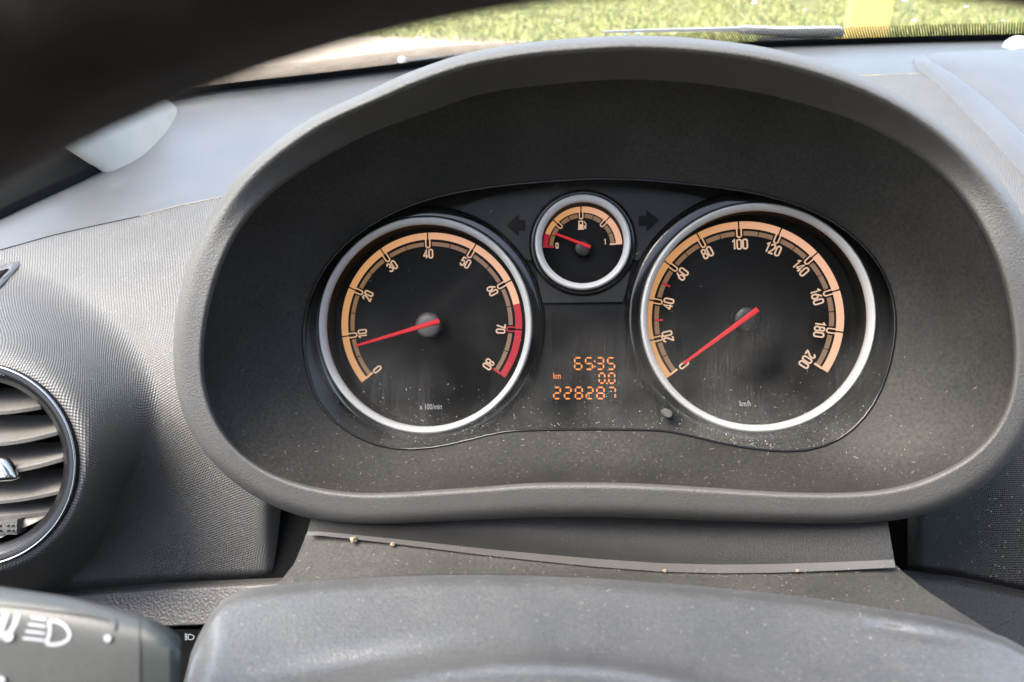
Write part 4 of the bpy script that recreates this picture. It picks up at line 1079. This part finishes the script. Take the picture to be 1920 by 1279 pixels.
# ------------------------------------------------------------------ unseen cabin shell around the camera, added to control the light
body = empty('cabin_light_shell', (0, -.3, .25), 'unseen cabin shell added to control light, with short roof, dark doors and floor', 'car')
XL, XR = -.50, .98
def sheet(name, pts, m): 
    n = len(pts); V = [Vector(p) for p in pts]; c = sum(V, Vector()) / n
    nn = (V[1] - V[0]).cross(V[2] - V[0]).normalized() * .02
    V += [v + nn for v in V]
    mesh_obj(name, V, [tuple(range(n))[::-1], tuple(range(n, 2 * n))] + grid_faces(2, n, closed_c=True), m, body, smooth=False)
zr = C0.z + .27
sheet('roof', [(XL + .1, -.22, zr), (XR - .1, -.22, zr), (XR - .1, -1.9, zr), (XL + .1, -1.9, zr)], M['headliner'])  # cut short so the sky lights the dash while the lens reflects headliner
sheet('floor', [(XL, 1.0, .28), (XR, 1.0, .28), (XR, -1.9, .28), (XL, -1.9, .28)], M['cabin_dark'])
sheet('door_panel', [(XL, .9, .28), (XL, .75, 1.0), (XL, -.45, .98), (XL, -.45, .28)], M['cabin_dark'])
sheet('door_panel', [(XR, .9, .28), (XR, .9, 1.02), (XR, -.45, .98), (XR, -.45, .28)], M['cabin_dark'])
sheet('quarter_panel', [(XL, -.45, .28), (XL, -.45, zr), (XL, -1.9, zr), (XL, -1.9, .28)], M['cabin_dark'])
sheet('quarter_panel', [(XR, -.45, .28), (XR, -.45, zr), (XR, -1.9, zr), (XR, -1.9, .28)], M['cabin_dark'])
sheet('seat_back', [(XL + .1, -.55, .28), (.20, -.55, .28), (.20, -.75, 1.12), (XL + .1, -.75, 1.12)], M['cabin_dark'])
sheet('seat_back', [(.32, -.55, .28), (XR - .1, -.55, .28), (XR - .1, -.75, 1.12), (.32, -.75, 1.12)], M['cabin_dark'])

# ------------------------------------------------------------------ outside: ground, gravel, grass, yellow post
def grd_mat(name, c1, c2, scale):
    m, nt, b = newmat(name); L = nt.links.new
    tc = N(nt, 'ShaderNodeTexCoord'); nz = N(nt, 'ShaderNodeTexNoise'); nz.inputs['Scale'].default_value = scale; nz.inputs['Detail'].default_value = 8; L(tc.outputs['Object'], nz.inputs['Vector'])
    cr = N(nt, 'ShaderNodeValToRGB'); cr.color_ramp.elements[0].position = .35; cr.color_ramp.elements[1].position = .65
    cr.color_ramp.elements[0].color = (*c1, 1); cr.color_ramp.elements[1].color = (*c2, 1); L(nz.outputs[0], cr.inputs[0]); L(cr.outputs[0], b.inputs['Base Color']); b.inputs['Roughness'].default_value = .9
    return m
V = [(x, y, 0) for y in (-40, 250) for x in (-160, 160)]
o = mesh_obj('ground', V, [(0, 1, 3, 2)], grd_mat('meadow soil', (.16, .17, .04), (.22, .21, .05), .8), None, smooth=False, world_space=False); tag(o, 'sunlit grassy ground beyond the windscreen', 'ground', kind='structure')
V = [(-30, 2, .004), (3.5, 2, .004), (1.2, 14, .004), (-3.2, 19, .004), (-30, 26, .004)]
o = mesh_obj('gravel_track', V, [(0, 1, 2, 3, 4)], grd_mat('pale gravel', (.22, .17, .12), (.32, .25, .19), 3), None, smooth=False, world_space=False); tag(o, 'pale gravel track beyond the windscreen at left', 'track', kind='structure')
rg = random.Random(11); Vg = []; Fg = []; mi = []
def in_track(x, y): return y < 26 and x < 3.2 - max(0, y - 2) * .19 - max(0, y - 14) * 1.0 and y < 20 + (-3 - x) * .25
for k in range(48000):
    y = 3 + 52 * rg.random() ** 1.2; x = rg.uniform(-.75, .85) * (y + 3)
    if in_track(x, y): continue
    h = rg.uniform(.05, .15) * (1 + (1.6 if rg.random() < .04 else 0)); w = .010 + .0014 * y; a = rg.random() * pi; dx, dy = cos(a) * w, sin(a) * w; lx, ly = rg.gauss(0, .35) * h, rg.gauss(0, .35) * h
    i = len(Vg); Vg += [(x - dx, y - dy, 0), (x + dx, y + dy, 0), (x + lx * .5 + dx * .5, y + ly * .5 + dy * .5, h * .65), (x + lx, y + ly, h), (x + lx * .5 - dx * .5, y + ly * .5 - dy * .5, h * .65)]
    Fg.append((i, i + 1, i + 2, i + 3, i + 4)); mi.append(rg.choices((0, 1, 2), (6, 3, 2))[0])
me = bpy.data.meshes.new('grass'); me.from_pydata(Vg, [], Fg); me.polygons.foreach_set('material_index', mi)
for c in ((.17, .19, .04), (.22, .22, .045), (.28, .25, .09)):
    mm = plain('grass blade', c, .7, var=.5, scale=.7); me.materials.append(mm)
o = bpy.data.objects.new('grass', me); COL.objects.link(o); tag(o, 'tall sunlit yellow green grass beyond the windscreen', 'grass', kind='stuff')
yc = C0 + ray(1626, 40) * 4.2
yp = empty('yellow_post', (yc.x, yc.y, 0), 'broad yellow marker post in the grass beyond the windscreen', 'post')
MB().box(-.108, .108, -.05, .05, 0, 1.42).build('post_body', M['yellow'], yp)
MB().box(-.125, .125, -.065, .065, 1.42, 1.46).build('post_cap', M['yellow'], yp)

# ------------------------------------------------------------------ dust flecks and crumbs
rdz = random.Random(5)
def fleck(mb, p, n, size):
    n = n.normalized(); t = n.orthogonal().normalized(); t.rotate(Matrix.Rotation(rdz.random() * 6.28, 3, n)); b_ = n.cross(t)
    k = rdz.randint(4, 6); el = rdz.choice((1, 1, 1.4, 2.6)); V = [p + n * size * .55]
    for i in range(k):
        a = 2 * pi * i / k; r = size * rdz.uniform(.6, 1.1); V.append(p + t * cos(a) * r * el + b_ * sin(a) * r / sqrt(el) + n * .00003)
    mb.add(V, [(0, 1 + i, 1 + (i + 1) % k) for i in range(k)])
def dust_on(ob, count, s0, s1, weight=None):
    """scatter flecks over a mesh's faces, denser where weight says"""
    me = ob.data; mw = pw(ob); mb = MB(); ar = []; 
    nrm = mw.to_3x3()
    for p in me.polygons:
        c = mw @ p.center; n = (nrm @ p.normal).normalized()
        if n.dot(C0 - c) < 0: n = -n
        ar.append(max(0, p.area * (weight(c, n) if weight else 1)))
    cs = np.cumsum(ar)
    for _ in range(count):
        p = me.polygons[min(len(ar) - 1, int(np.searchsorted(cs, rdz.random() * cs[-1])))]
        vs = [mw @ me.vertices[i].co for i in p.vertices]; a, b_ = rdz.random(), rdz.random()
        q = vs[0].lerp(vs[1], a).lerp(vs[3 % len(vs)].lerp(vs[2], a), b_)
        n = (nrm @ p.normal).normalized(); n = n if n.dot(C0 - q) > 0 else -n
        fleck(mb, q, n, lin(s0, s1, rdz.random() ** 3))
    return mb
def child(root, nm): return [o for o in root.children if o.name.split('.')[0] == nm][0]
mb = MB()
up = lambda c, n: max(0.0, n.z) ** 2
d1 = dust_on(child(hood, 'inner_surround'), 900, .00005, .00021, lambda c, n: max(0, n.z) ** 2.5); mb.add(d1.V, d1.F)
d1 = dust_on(child(gap, 'dusty_sheet'), 1300, .00007, .00028); mb.add(d1.V, d1.F)
d1 = dust_on(child(shroud, 'top_cover'), 1900, .00007, .00025, lambda c, n: max(0, n.z)); mb.add(d1.V, d1.F)
d1 = dust_on(child(hood, 'rim'), 160, .00006, .00018, lambda c, n: max(0.02, n.z)); mb.add(d1.V, d1.F)
d1 = dust_on(child(dash, 'front_panel'), 260, .00007, .0002, lambda c, n: max(0.02, n.z)); mb.add(d1.V, d1.F)
lensw = lambda c, n: max(0.0, min(1, (-(CMI @ c).y - .02) / .04)) ** 1.5
d1 = dust_on(child(cl, 'lens'), 700, .00008, .00026, lensw); mb.add(d1.V, d1.F)
d1 = dust_on(child(cl, 'lens'), 60, .00008, .0002); mb.add(d1.V, d1.F)
for k in range(70):
    s_ = rdz.random() ** .8; x = lin(580, 1670, s_); fleck(mb, P(x, sf(x) + rdz.gauss(0, 3), d_seam(x) - .0015), -FW, rdz.uniform(.00006, .00024))
def lint(ob, count, weight=None):
    me = ob.data; mw = pw(ob); nrm = mw.to_3x3(); ar = []
    for p in me.polygons:
        c = mw @ p.center; n = (nrm @ p.normal).normalized(); n = n if n.dot(C0 - c) > 0 else -n
        ar.append(max(0, p.area * (weight(c, n) if weight else 1)))
    cs = np.cumsum(ar)
    for _ in range(count):
        p = me.polygons[min(len(ar) - 1, int(np.searchsorted(cs, rdz.random() * cs[-1])))]
        q = mw @ p.center; n = (nrm @ p.normal).normalized(); n = n if n.dot(C0 - q) > 0 else -n
        t = n.orthogonal().normalized(); t.rotate(Matrix.Rotation(rdz.random() * 6.28, 3, n)); ln_ = rdz.uniform(.0008, .003); w = rdz.uniform(.00003, .00006); bend = rdz.uniform(-1.2, 1.2)
        V = []; pos = q + n * .00015; m_ = 6
        for i in range(m_):
            b_ = n.cross(t); V += [pos - b_ * w, pos + b_ * w]; pos = pos + t * ln_ / m_; t.rotate(Matrix.Rotation(bend / m_, 3, n))
        mb.add(V, [(2 * i, 2 * i + 1, 2 * i + 3, 2 * i + 2) for i in range(m_ - 1)])
lint(child(hood, 'inner_surround'), 40, lambda c, n: max(0, n.z) ** 2.5); lint(child(gap, 'dusty_sheet'), 50); lint(child(shroud, 'top_cover'), 25, lambda c, n: max(0, n.z)); lint(child(cl, 'lens'), 22, lensw); lint(child(cl, 'lens'), 8)
o = mb.build('dust', M['dust'], None, world_space=True); tag(o, 'fine pale dust flecks lying on the hood, lens and column cover', 'dust', kind='stuff')
cr_lab = ['large tan crumb on the trim seam below the left dial', 'smaller tan crumb right beside the large one on the trim seam', 'tiny pale crumb on the trim seam under the trip display', 'tiny pale crumb near the right end of the trim seam']
for (x, y, r), lab in zip(((663, 1011, 6.5), (736, 1020, 4.5), (1246, 1070, 3.2), (1495, 1070, 3.4)), cr_lab):
    bm = bmesh.new(); bmesh.ops.create_icosphere(bm, subdivisions=2, radius=r * .33 / FPX)
    for v in bm.verts: v.co *= rdz.uniform(.5, 1.35); v.co.z *= .8
    me = bpy.data.meshes.new('crumb'); bm.to_mesh(me); bm.free(); me.materials.append(M['crumb'])
    o = bpy.data.objects.new('crumb', me); COL.objects.link(o); o.location = P(x, y, d_seam(x) - .0012); tag(o, lab, 'crumb', 'crumbs along the trim seam')
